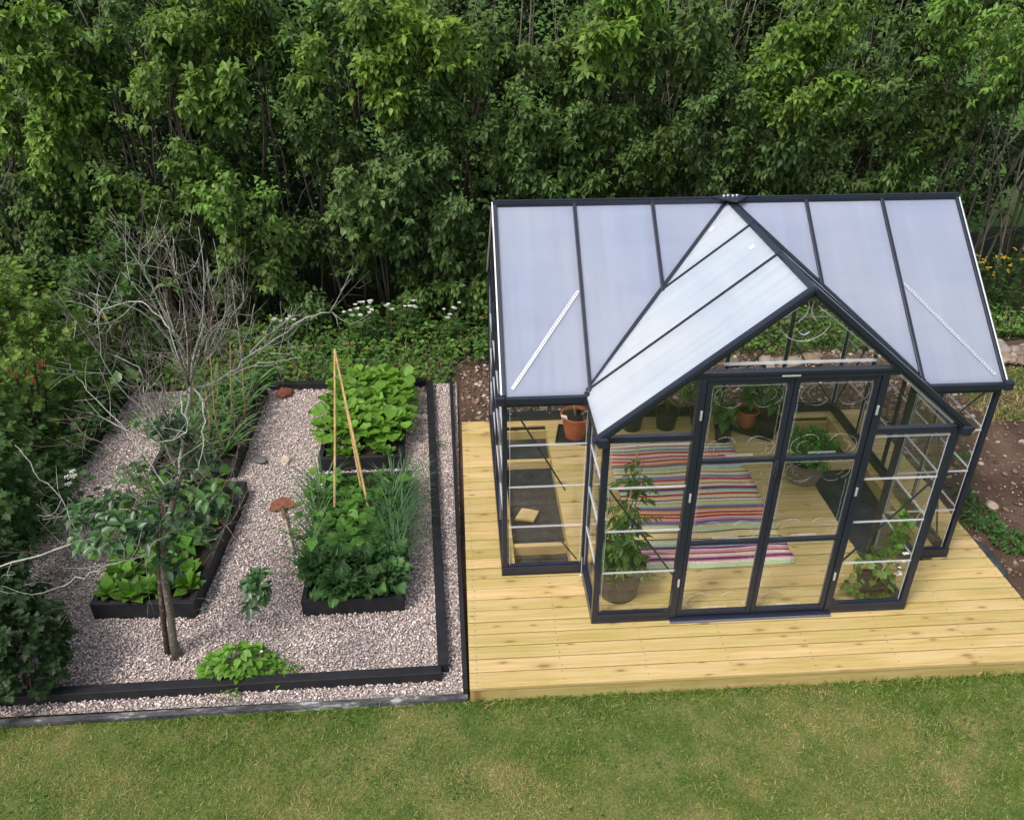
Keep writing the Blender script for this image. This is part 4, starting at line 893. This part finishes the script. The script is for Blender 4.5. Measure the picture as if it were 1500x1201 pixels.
# ------------------------------------------------------------------ bare fruit tree
ft = empty('fruit_tree', (-2.42, -.61, -.1), 'half bare lichen covered fruit tree on the gravel in front of the left beds', 'tree')
Tk = MB(); Tk.cur = (.13, .11, .085)
fork = at(262, 700, -.55); topk = at(277, 570, -.5)
tr_pts = [(-2.405, -.62, -.10), (-2.41, -.61, .06), at(250, 900, -.61), at(241, 850, -.6), at(240, 790, -.58), fork]
Tk.tube(tr_pts, [.042, .028, .025, .024, .022, .020], 10); 
Tk.cur = (.09, .05, .035)
Tk.tube([(-2.485, -.59, -.10), at(236, 880, -.58), at(232, 800, -.55), at(238, 740, -.5)], [.020, .018, .016, .012], 8)
Tk.build('trunk', M['tree_bark'], ft, smooth=True, colors=True)
Br = MB(); Lf = Leaves(); lich = (.40, .39, .34); dk = (.13, .10, .08)
tips = []
def smoothpath(P, n=4):
    P = [np.array(p) for p in P]; out = []
    for i in range(len(P)-1):
        p0 = P[max(i-1, 0)]; p1 = P[i]; p2 = P[i+1]; p3 = P[min(i+2, len(P)-1)]
        for k in range(n):
            t = k/n; out.append(.5*((2*p1)+(-p0+p2)*t+(2*p0-5*p1+4*p2-p3)*t*t+(-p0+3*p1-3*p2+p3)*t**3))
    out.append(P[-1]); return out
def branch(pp, r0, r1, c=lich, tw=3, jit=.006):
    pts = smoothpath(pp); n = len(pts)
    pts = [p+RNG.normal(0, jit, 3)*(0 if i in (0,) else 1) for i, p in enumerate(pts)]
    mixc = RNG.random()
    Br.cur = c; r0 *= .62; r1 *= .62; Br.tube(pts, list(np.linspace(r0, r1, n)), 5)
    for k in range(int(tw*2.0)):
        i = RNG.integers(1, n-1); p = pts[i]; d = nrmz(pts[min(i+1, n-1)]-pts[i-1]); a_ = nrmz(d+rnd(1, .75)[0]+UP*.35); ln = RNG.uniform(.10, .42)
        q = p+a_*ln*.5+RNG.normal(0, .012, 3); e = p+a_*ln+np.array([0, 0, .04])+RNG.normal(0, .03, 3)
        Br.cur = c if RNG.random() < .5 else dk; Br.tube(smoothpath([p, q, e], 3), list(np.linspace(.0024, .0009, 7)), 4)
        for q2 in range(2):
            e2 = q+nrmz(a_+rnd(1, .7)[0])*ln*RNG.uniform(.3, .6); Br.tube([q+(e-q)*.3*q2, (q+e2)/2+RNG.normal(0, .01, 3), e2], [.0016, .0013, .0007], 3)
def px(*a): return [at(u, v, y) for (u, v, y) in a]
branch(px((262,700,-.55),(270,640,-.52),(277,570,-.5),(285,520,-.45),(300,470,-.4)), .022, .008, lich, 8)
branch(px((277,570,-.5),(247,500,-.6),(215,463,-.7),(165,440,-.8),(130,430,-.85)), .011, .004, lich, 7)
branch(px((272,520,-.5),(245,470,-.6),(222,415,-.65),(208,385,-.7),(203,362,-.7)), .010, .003, lich, 6)
branch(px((262,495,-.5),(225,455,-.4),(200,440,-.35),(150,455,-.3),(143,470,-.3)), .008, .003, lich, 4)
branch(px((277,572,-.5),(330,552,-.35),(365,522,-.25),(412,490,-.15),(450,464,-.05),(488,458,0),(495,480,0)), .013, .004, lich, 7)
branch(px((365,522,-.25),(385,495,-.15),(410,475,-.1),(445,458,-.05)), .008, .003, lich, 3)
branch(px((335,552,-.35),(370,535,-.45),(395,530,-.5),(440,522,-.5)), .007, .003, lich, 3)
branch(px((340,410,-.1),(348,470,-.12),(357,540,-.2)), .004, .006, lich, 1)
branch(px((373,445,-.2),(362,485,-.22),(350,520,-.3)), .004, .005, lich, 1)
branch(px((290,545,-.45),(305,500,-.35),(312,450,-.3),(308,420,-.3),(302,390,-.3)), .007, .003, lich, 5)
branch(px((300,470,-.4),(295,440,-.5),(270,410,-.55),(245,388,-.55)), .006, .003, lich, 3)
branch(px((277,572,-.5),(265,590,-.7),(274,620,-.8),(262,642,-.85),(222,647,-.9)), .010, .004, lich, 4)
branch(px((285,570,-.5),(298,585,-.75),(298,630,-.85),(297,660,-.9),(288,688,-.9)), .010, .004, lich, 4)
branch(px((262,700,-.55),(225,620,-.7),(180,570,-.8),(150,520,-.85),(141,450,-.9)), .009, .003, lich, 5)
branch(px((250,720,-.55),(205,660,-.4),(165,610,-.3),(120,560,-.2),(108,545,-.2)), .008, .003, lich, 5)
branch(px((250,640,-.5),(215,590,-.3),(205,540,-.2),(158,520,-.1)), .007, .003, lich, 4)
branch(px((240,790,-.58),(200,790,-.7),(130,790,-.85),(60,812,-.95),(-10,832,-1.0)), .015, .009, lich, 6)
branch(px((225,800,-.6),(190,820,-.95),(150,830,-1.05),(115,848,-1.1),(80,862,-1.1)), .009, .004, lich, 4)
branch(px((200,790,-.7),(125,790,-.8),(90,730,-.75),(50,690,-.7),(20,650,-.6)), .008, .003, lich, 4)
branch(px((240,740,-.5),(210,700,-.2),(170,660,0),(130,640,.1),(100,610,.2)), .009, .003, dk, 6)
branch(px((250,720,-.55),(290,660,-.6),(340,640,-.7),(360,600,-.75)), .009, .003, dk, 6)
branch(px((245,760,-.55),(300,740,-.7),(335,700,-.8),(352,650,-.8)), .009, .003, dk, 6)
branch(px((245,770,-.55),(300,790,-.8),(340,760,-.95),(372,700,-1.0)), .008, .003, dk, 5)
branch(px((245,770,-.5),(310,760,-.6),(350,790,-.9),(368,840,-1.05),(372,880,-1.1)), .006, .002, dk, 2, .004)
for (u, v, y, u2, v2, y2) in ((262,700,-.55,210,480,-.2),(262,700,-.55,330,520,-.8),(240,740,-.5,150,690,-.9),(277,570,-.5,265,400,-.7),(277,570,-.5,320,440,-.7),(285,540,-.45,345,490,-.75),(262,640,-.52,185,500,-.95),(262,640,-.5,215,560,-.9),(245,760,-.5,180,700,-.1),(262,690,-.5,310,610,-.1),(262,690,-.5,300,700,-1.0),(240,760,-.5,215,830,-1.05),(277,570,-.5,250,350,-.2),(277,570,-.5,290,330,-.35),(277,560,-.5,240,430,-.1),(300,520,-.4,330,400,-.2),
        (262,640,-.5,130,600,-.3),(262,640,-.5,120,500,-.7),(277,570,-.5,180,400,-.4),(290,545,-.45,360,430,-.5),(250,740,-.5,90,640,-.6),(250,740,-.5,60,760,-.6),(277,570,-.5,225,330,-.8)):
    a = at(u, v, y); b = at(u2, v2, y2); mdl = (a+b)/2+RNG.normal(0, .06, 3); branch([a, mdl, b], .007, .0025, lich if RNG.random() < .55 else dk, 6)
Br.build('branches', M['tree_bark'], ft, smooth=True, colors=True)
for (u, v, y, r_, n, c) in ((238,640,-.7,.13,34,(.045,.095,.04)),(262,665,-.5,.1,16,(.05,.10,.04)),(160,790,-.85,.17,44,(.06,.13,.045)),(125,765,-.75,.12,22,(.06,.13,.045)),(205,800,-.8,.14,30,(.05,.105,.045)),(180,745,-.55,.13,24,(.055,.12,.04)),(272,735,-.6,.16,34,(.05,.10,.04)),(290,695,-.5,.13,26,(.05,.11,.04)),
        (280,800,-.75,.15,30,(.045,.095,.035)),(235,830,-.7,.11,20,(.04,.085,.035)),(235,760,-.45,.17,34,(.04,.085,.035)),(300,760,-.45,.13,20,(.05,.11,.04)),(240,425,-.4,.06,6,(.12,.2,.05)),(185,560,-.3,.08,8,(.10,.18,.05)),(200,700,-.2,.12,16,(.06,.12,.04)),(320,730,-.7,.09,10,(.06,.13,.04)),(215,615,-.5,.06,6,(.09,.17,.05))):
    bush(Lf, at(u, v, y), r_, int(n*.5), .095, np.array(c)*RNG.uniform(.9, 1.4), TO, 4, .5)
bush(Lf, at(377, 862, -1.08), .062, 16, .085, (.06, .13, .045), TO, 5, .5, 2.0)
bush(Lf, at(368, 893, -1.08), .03, 4, .09, (.045, .10, .035), TO, 4, .9, 1.5)
Lf.build('foliage', ft, M['leaf_gloss'])

# ------------------------------------------------------------------ bushes on the left
def shrub(name, x, y, h, rad, n, size, colr, label, cat='shrub', tmpl=TO, K=9, group=None, z=-.12, twigs=8, hz=None, gloss=False):
    root = empty(name, (x, y, z), label, cat, group)
    L = Leaves(); c = (x, y, z+h*.55)
    bush(L, c, rad, n, size, colr, tmpl, K, .4, (h*.55)/rad if hz is None else hz, low=-.8)
    L.build('foliage', root, M['leaf_gloss'] if gloss else M['leaf'])
    S = MB()
    for k in range(twigs):
        a_ = k*2.4; e = (x+math.cos(a_)*rad*.8, y+math.sin(a_)*rad*.8, z+h*RNG.uniform(.6, 1.05)); S.cur = (.09, .07, .05)
        S.tube([(x+math.cos(a_)*.05, y+math.sin(a_)*.05, z), (x+math.cos(a_)*rad*.4, y+math.sin(a_)*rad*.4, z+h*.5), e], [.010, .007, .003], 5)
    S.build('stem', M['bark'], root, smooth=True, colors=True)
    return root
cb = shrub('currant_bush', -4.62, 2.55, 1.6, .62, 380, .08, (.14, .23, .042), 'light green currant bush with red berries at the left edge', tmpl=TL, K=8)
for (u, v) in ((40,543),(55,535),(22,545),(48,552),(62,528),(12,540)):
    c_ = at(u, v, 1.95)
    part('berry_cluster', lambda m: [m.lathe([(.001, -.011), (.007, -.004), (.007, .003), (.001, .008)], (c_[0]+.008*math.cos(k*2.4), c_[1]+.008*math.sin(k*2.4), c_[2]-k*.011), 7) for k in range(6)], 'berry', cb, bevel=0, smooth=True)
shrub('green_shrub', -4.25, 3.95, 1.45, .55, 230, .085, (.075, .15, .04), 'mid green shrub behind the currant bush at the back left corner', K=8, tmpl=TL)
shrub('green_shrub', -4.75, 1.35, 1.15, .6, 230, .085, (.085, .16, .042), 'low green shrub in front of the currant bush at left edge', K=8, tmpl=TL)
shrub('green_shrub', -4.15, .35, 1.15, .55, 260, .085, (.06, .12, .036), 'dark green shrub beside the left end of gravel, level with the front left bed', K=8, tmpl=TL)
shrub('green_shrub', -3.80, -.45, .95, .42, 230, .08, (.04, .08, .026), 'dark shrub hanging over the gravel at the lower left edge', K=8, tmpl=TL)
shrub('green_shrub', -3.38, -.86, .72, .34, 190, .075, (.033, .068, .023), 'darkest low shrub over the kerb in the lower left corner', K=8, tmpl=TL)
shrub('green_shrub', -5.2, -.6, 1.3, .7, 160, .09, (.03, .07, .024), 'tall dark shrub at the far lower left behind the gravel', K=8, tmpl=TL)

# ------------------------------------------------------------------ ground cover strip in front of the hedge
L = Leaves(); n = 15000
x = RNG.uniform(-6.5, 7.2, n); y = RNG.uniform(3.38, 4.75, n)
ok = ~((x > -.40) & (y < 3.85)) & ~((x > 5.2) & (y < 4.1)); x, y = x[ok], y[ok]; n = len(x)
hgt = (.05+.38*np.clip((y-3.35)/1.3, 0, 1))*(.35+.9*vnoise(x, y, 2.6, 51)); z = -.12+hgt*RNG.random(n)**.5
pn = vnoise(x, y, 3.1, 52)[:, None]; pal1 = np.array([.06, .15, .03]); pal2 = np.array([.14, .27, .05]); c = pal1*(1-pn)+pal2*pn
c = np.where(RNG.random((n, 1)) < .035, np.array([.30, .30, .05]), c); c = np.where(RNG.random((n, 1)) < .06, np.array([.14, .09, .045]), c)
an = RNG.random(n)*6.28
L.add(TO, np.stack([x, y, z], -1), np.stack([np.cos(an), np.sin(an), np.full(n, -.05)], -1)+rnd(n, .2), UP+np.array([0, -.35, 0])+rnd(n, .35), RNG.uniform(.035, .085, n), c, RNG.uniform(.8, 1.3, n), .25)
n = 5000; x = RNG.uniform(-6, 6.8, n); y = RNG.uniform(3.4, 4.6, n); ok = ~((x > -.40) & (y < 3.9)) & ~((x > 5.0) & (y < 4.1)); x, y = x[ok], y[ok]; n = len(x)
L.add(TB, np.stack([x, y, np.full(n, -.12)], -1), np.stack([RNG.normal(0, .5, n), RNG.normal(0, .5, n), np.ones(n)], -1), UP+rnd(n, .3), RNG.uniform(.12, .34, n), np.where(RNG.random((n, 1)) < .25, np.array([.28, .22, .11]), np.array([.08, .15, .04])), .7, .25)
tag(L.build('ground_cover'), 'tangled low weeds and leaves between the garden and the hedge', 'weeds', kind='stuff')
L = Leaves(); n = 8200; x = RNG.uniform(-5.4, -3.88, n); y = RNG.uniform(-1.0, 3.9, n); an = RNG.random(n)*6.28
L.add(TL, np.stack([x, y, -.12+RNG.random(n)*.32*(.4+vnoise(x, y, 3, 5))], -1), np.stack([np.cos(an), np.sin(an), np.zeros(n)], -1), UP+rnd(n, .3), RNG.uniform(.04, .08, n), np.array([.065, .15, .036])*RNG.uniform(.7, 1.3, (n, 1)), 1, .2)
tag(L.build('ground_cover'), 'low green leaves covering the ground left of the gravel', 'weeds', kind='stuff')
def umbel_plant(u, v, y, n, label, spread=.16):
    p = at(u, v, y); root = empty('flowering_weed', (p[0], p[1], -.12), label, 'flowering weed')
    S = MB(); S.cur = (.10, .17, .05); Fl = Leaves()
    hd = MB()
    for k in range(n):
        q = p+np.array([RNG.normal(0, spread), RNG.normal(0, .07), RNG.normal(0, .045)])
        S.tube([(p[0]+(q[0]-p[0])*.3, q[1]+.02, -.12), (p[0]+(q[0]-p[0])*.8, q[1], q[2]*.6), q], [.004, .003, .002], 4)
        r_ = RNG.uniform(.020, .036); hd = MB()
        for j in range(12):
            a_ = j*2.4; rr = r_*math.sqrt(j/12); c = q+np.array([rr*math.cos(a_), rr*math.sin(a_), .006-rr*.25]); 
            hd.lathe([(.0008, .004), (.0075, .002), (.003, -.003)], c, 5)
        hd.build('flower_head', M['petal'], root)
    S.build('stem', M['bark'], root, colors=True)
    m_ = 60; an = RNG.random(m_)*6.28
    Fl.add(TL, np.stack([p[0]+RNG.normal(0, spread, m_), p[1]+RNG.normal(0, .1, m_), RNG.uniform(0, max(.1, p[2]-.04), m_)], -1), np.stack([np.cos(an), np.sin(an), np.zeros(m_)], -1), UP+rnd(m_, .3), RNG.uniform(.05, .1, m_), (.055, .12, .03), 1, .2)
    Fl.build('foliage', root)
umbel_plant(525, 452, 4.25, 11, 'white flowering weed, left half of the large cluster before the hedge', .13)
umbel_plant(560, 447, 4.35, 12, 'white flowering weed, right half of the large cluster before the hedge', .16)
umbel_plant(413, 466, 4.3, 6, 'white flowering weed behind the tip of the bare fruit branch', .08)
umbel_plant(605, 447, 4.4, 4, 'small white flowering weed right of the large flower cluster', .05)
umbel_plant(660, 455, 4.3, 6, 'white flowering weed nearest the left wall of the greenhouse', .09)
umbel_plant(390, 552, 3.45, 4, 'white flowering weed at the back kerb by the leek bed', .05)
umbel_plant(100, 690, .9, 4, 'white flowering weed left of gravel near the front left bed', .08)
umbel_plant(50, 690, 1.3, 3, 'white flowering weed at the left picture edge', .05)
# yellow flowers on the right
for i, (u, v) in enumerate(((1432, 384), (1455, 392), (1475, 378), (1497, 376))):
    p = at(u, v, 4.75); root = empty('yellow_flower_plant', (p[0], p[1], -.12), ['yellow flowering plant, first right of the roof edge below the hedge', 'yellow flowering plant, second right of the roof edge below the hedge', 'yellow flowering plant, third right of the roof edge below the hedge', 'yellow flowering plant touching the right picture edge'][i], 'flowering plant')
    S = MB(); S.cur = (.08, .14, .04); H = MB(); Fl = Leaves()
    for k in range(6):
        q = p+np.array([RNG.normal(0, .06), RNG.normal(0, .06), RNG.normal(0, .05)]); S.tube([(p[0], p[1], -.12), q], [.004, .002], 4)
        H = MB(); [H.lathe([(.001, .006), (.012, .003), (.003, -.006)], q+RNG.normal(0, .016, 3), 6) for j in range(5)]; H.build('flower_head', M['yellow_petal'], root)
    S.build('stem', M['bark'], root, colors=True)
    m_ = 120; zz = RNG.uniform(-.05, p[2]+.0, m_); an = RNG.random(m_)*6.28
    Fl.add(TN, np.stack([p[0]+RNG.normal(0, .1, m_), p[1]+RNG.normal(0, .1, m_), zz], -1), np.stack([np.cos(an), np.sin(an), np.full(m_, .3)], -1), UP+rnd(m_, .3), RNG.uniform(.07, .12, m_), (.05, .11, .03), 1, .2); Fl.build('foliage', root)

# ------------------------------------------------------------------ the hedge: a row of tall shrubs
NS = 13; xs0 = np.linspace(-7.6, 9.4, NS)
bright = np.array([.175, .29, .055]); midg = np.array([.118, .195, .055]); darkg = np.array([.053, .092, .033])  # leaf hue; bright clumps and dark depths also hold painted light and shade
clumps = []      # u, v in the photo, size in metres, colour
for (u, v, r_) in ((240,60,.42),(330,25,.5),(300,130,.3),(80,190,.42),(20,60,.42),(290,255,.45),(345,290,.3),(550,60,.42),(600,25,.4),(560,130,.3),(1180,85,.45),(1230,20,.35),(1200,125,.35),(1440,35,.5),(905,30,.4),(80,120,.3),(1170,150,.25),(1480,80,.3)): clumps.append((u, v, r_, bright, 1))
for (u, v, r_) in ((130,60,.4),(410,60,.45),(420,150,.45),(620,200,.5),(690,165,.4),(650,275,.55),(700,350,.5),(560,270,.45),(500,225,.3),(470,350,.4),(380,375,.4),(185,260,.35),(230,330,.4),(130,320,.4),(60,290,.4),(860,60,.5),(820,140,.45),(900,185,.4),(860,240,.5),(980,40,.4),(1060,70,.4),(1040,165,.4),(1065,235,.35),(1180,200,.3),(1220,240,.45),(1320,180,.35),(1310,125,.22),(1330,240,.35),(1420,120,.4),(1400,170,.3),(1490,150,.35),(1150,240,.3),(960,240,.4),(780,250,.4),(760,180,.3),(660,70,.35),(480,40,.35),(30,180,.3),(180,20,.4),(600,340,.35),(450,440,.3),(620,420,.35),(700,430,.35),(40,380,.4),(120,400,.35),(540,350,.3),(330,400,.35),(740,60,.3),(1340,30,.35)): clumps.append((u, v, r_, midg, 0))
shr = [dict(L=Leaves(), S=MB()) for _ in range(NS)]
def owner(x): return int(np.argmin(np.abs(xs0-x)))
fronty = lambda x, z: 5.0+.10*z+.35*(vnoise(np.array([x]), np.array([z]), .9, 91)[0]-.5)
def bough(S_, base, tip, width, size, c, tmpl, wid):
    """a curved leafy bough, broad at its foot and pointed at its tip"""
    L_ = float(np.linalg.norm(tip-base)); n = max(6, int(L_*width*210)); t = RNG.random((n, 1))**.85
    mid = (base+tip)/2+np.array([0, .10, .12])*L_
    ax = (1-t)**2*base+2*t*(1-t)*mid+t**2*tip; w_ = width*(1.05-t)**.8
    off = RNG.normal(0, 1, (n, 3))*np.array([.55, .40, .38])*w_
    cc = c*RNG.uniform(.68, 1.25, (n, 1))
    sprays(S_['L'], ax+off, nrmz(tip-base)*.5+off/np.maximum(w_, .05)*.55+np.array([0, -.45, .15])+rnd(n, .25), .17, 6, size, cc, tmpl, .55, wid)
    P_ = [tuple(((1-q)**2*base+2*q*(1-q)*mid+q**2*tip)) for q in (0, .3, .6, .95)]
    S_['S'].cur = (.10, .085, .06); S_['S'].tube(P_, [.010, .007, .005, .002], 4)
TW = T_ovate(.5, .10, .16)
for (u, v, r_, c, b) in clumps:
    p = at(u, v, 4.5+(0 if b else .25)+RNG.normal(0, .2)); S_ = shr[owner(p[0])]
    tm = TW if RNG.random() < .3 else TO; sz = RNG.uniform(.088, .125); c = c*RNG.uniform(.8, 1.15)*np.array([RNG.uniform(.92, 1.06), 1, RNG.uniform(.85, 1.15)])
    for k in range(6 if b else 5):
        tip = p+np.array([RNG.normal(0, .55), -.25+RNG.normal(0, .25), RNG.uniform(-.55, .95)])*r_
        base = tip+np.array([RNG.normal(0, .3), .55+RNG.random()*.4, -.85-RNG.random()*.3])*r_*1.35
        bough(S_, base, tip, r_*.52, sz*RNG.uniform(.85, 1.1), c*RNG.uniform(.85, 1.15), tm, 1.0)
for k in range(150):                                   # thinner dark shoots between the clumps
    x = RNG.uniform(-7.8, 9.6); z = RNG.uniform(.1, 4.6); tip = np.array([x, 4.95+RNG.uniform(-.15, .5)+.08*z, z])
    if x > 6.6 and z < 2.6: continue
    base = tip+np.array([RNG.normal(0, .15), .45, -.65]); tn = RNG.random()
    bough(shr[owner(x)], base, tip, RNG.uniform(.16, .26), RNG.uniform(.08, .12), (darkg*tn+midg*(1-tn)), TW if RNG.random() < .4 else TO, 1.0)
# general body, sparser, darker, deeper
n = 6600
x = RNG.uniform(-8.3, 10.2, n); z = RNG.uniform(-.05, 4.9, n)**1.0; dep = RNG.random(n)**1.2*1.5
y = 5.2+.10*z+.5*(vnoise(x, z, .9, 91)-.5)+dep
dens = vnoise(x, z, 1.1, 93)*.6+vnoise(x, z, 2.6, 94)*.4; ok = ((dens > .46) & (RNG.random(n) < .75) & (dep > .3)) | (dep > .85); ok &= ~((x > 7.0) & (z < 2.6) & (vnoise(x, z, 1.5, 96) > .42))
x, y, z, dep, dens = x[ok], y[ok], z[ok], dep[ok], dens[ok]
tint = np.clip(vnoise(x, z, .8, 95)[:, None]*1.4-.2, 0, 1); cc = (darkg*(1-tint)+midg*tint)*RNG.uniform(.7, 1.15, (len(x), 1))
own = np.array([owner(q) for q in x])
for k in range(NS):
    s = own == k
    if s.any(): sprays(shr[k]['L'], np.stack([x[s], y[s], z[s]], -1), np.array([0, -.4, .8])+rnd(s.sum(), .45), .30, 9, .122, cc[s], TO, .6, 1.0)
n = 7500                                              # the dense back of the row
x = RNG.uniform(-8.6, 10.4, n); z = RNG.uniform(-.05, 4.9, n); y = RNG.uniform(6.5, 8.0, n)
ok = ~((x > 6.6) & (z < 3.0) & (vnoise(x, z, .8, 98) > .35)); x, y, z = x[ok], y[ok], z[ok]; own = np.array([owner(q) for q in x])
for k in range(NS):
    s = own == k
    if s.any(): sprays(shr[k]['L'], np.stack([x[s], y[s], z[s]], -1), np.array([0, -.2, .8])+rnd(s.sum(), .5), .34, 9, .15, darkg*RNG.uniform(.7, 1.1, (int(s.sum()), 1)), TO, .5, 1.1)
names = ['at the far left end, past the picture edge', 'rising behind the left picture edge', 'behind the currant bush', 'behind the crown of the bare fruit tree', 'above the back left raised bed', 'behind the bamboo cane tripod', 'left of the greenhouse above the white flowers', 'just behind the left end of the roof ridge', 'behind the middle of the roof ridge', 'behind the right half of the roof ridge', 'behind the right end of the roof ridge', 'right of the greenhouse above the yellow flowers', 'at the far right end, past the picture edge']
for k in range(NS):
    x0 = xs0[k]; root = empty('hedge_shrub', (x0, 5.9, -.13), 'tall leafy hedge shrub '+names[k], 'shrub', 'tall shrubs forming the hedge')
    shr[k]['L'].build('foliage', root, M['leaf'])
    S = shr[k]['S']
    for j in range(15):
        bx = x0+RNG.uniform(-.75, .75); by = 5.35+RNG.random()*1.0; h = RNG.uniform(2.6, 4.9); le = RNG.normal(0, .35); S.cur = [(.14, .125, .095), (.22, .20, .15), (.08, .065, .05)][j % 3]
        ty = by-.3+RNG.normal(0, .2)
        P_ = smoothpath([(bx, by, -.15), (bx+le*.3+RNG.normal(0, .05), by-.05, h*.35), (bx+le*.7+RNG.normal(0, .08), (by+ty)/2, h*.7), (bx+le*1.2, ty, h)], 3)
        S.tube(P_, list(np.linspace(.020, .005, len(P_))), 5)
        for q in range(5):
            i = RNG.integers(2, len(P_)-1); p = P_[i]; dd = np.array([RNG.normal(0, 1), -abs(RNG.normal(0, .7)), .9]); ln = RNG.uniform(.3, .8)
            S.tube([p, p+nrmz(dd)*ln*.55, p+nrmz(dd+UP*.3)*ln], [.006, .004, .002], 4)
    # dead pale twigs low in the gaps
    for j in range(16):
        bx = x0+RNG.uniform(-.75, .75); by = 5.05+RNG.random()*.4; zz = RNG.uniform(-.1, 3.2); S.cur = (.30, .27, .22) if j % 3 == 0 else (.17, .15, .12)
        e = np.array([bx+RNG.normal(0, .25), by-RNG.random()*.2, zz+RNG.uniform(.5, 1.1)]); S.tube([(bx, by, zz), (np.array([bx, by, zz])+e)/2+RNG.normal(0, .04, 3), e], [.005, .004, .0015], 4)
    S.build('stem', M['bark'], root, smooth=True, colors=True)

# ------------------------------------------------------------------ light
w = bpy.data.worlds.new('World'); scene.world = w; w.use_nodes = True; nt = w.node_tree; bg = nt.nodes['Background']
sk = nt.nodes.new('ShaderNodeTexSky'); sk.sky_type = 'NISHITA'; sk.sun_disc = False
EL, AZ = R(56), R(-132)            # azimuth from +y towards +x: the sun stands front left
sk.sun_elevation = EL; sk.sun_rotation = AZ; sk.air_density = 1.0; sk.dust_density = 3.5; sk.ozone_density = 1.0
hs = nt.nodes.new('ShaderNodeHueSaturation'); hs.inputs['Saturation'].default_value = .55
nt.links.new(sk.outputs[0], hs.inputs['Color']); nt.links.new(hs.outputs[0], bg.inputs[0]); bg.inputs[1].default_value = .15
ld = bpy.data.lights.new('sun', 'SUN'); ld.energy = 1.7; ld.angle = R(12); ld.color = (1, .96, .9)
lo = bpy.data.objects.new('sun', ld); col.objects.link(lo)
sd = Vector((math.sin(AZ)*math.cos(EL), math.cos(AZ)*math.cos(EL), math.sin(EL)))
lo.rotation_euler = sd.to_track_quat('Z', 'Y').to_euler()
vs = scene.view_settings; vs.view_transform = 'Standard'; vs.look = 'None'; vs.gamma = 1; vs.exposure = 0.5
scene.cycles.transparent_max_bounces = 40; scene.cycles.max_bounces = 8; scene.cycles.use_denoising = True
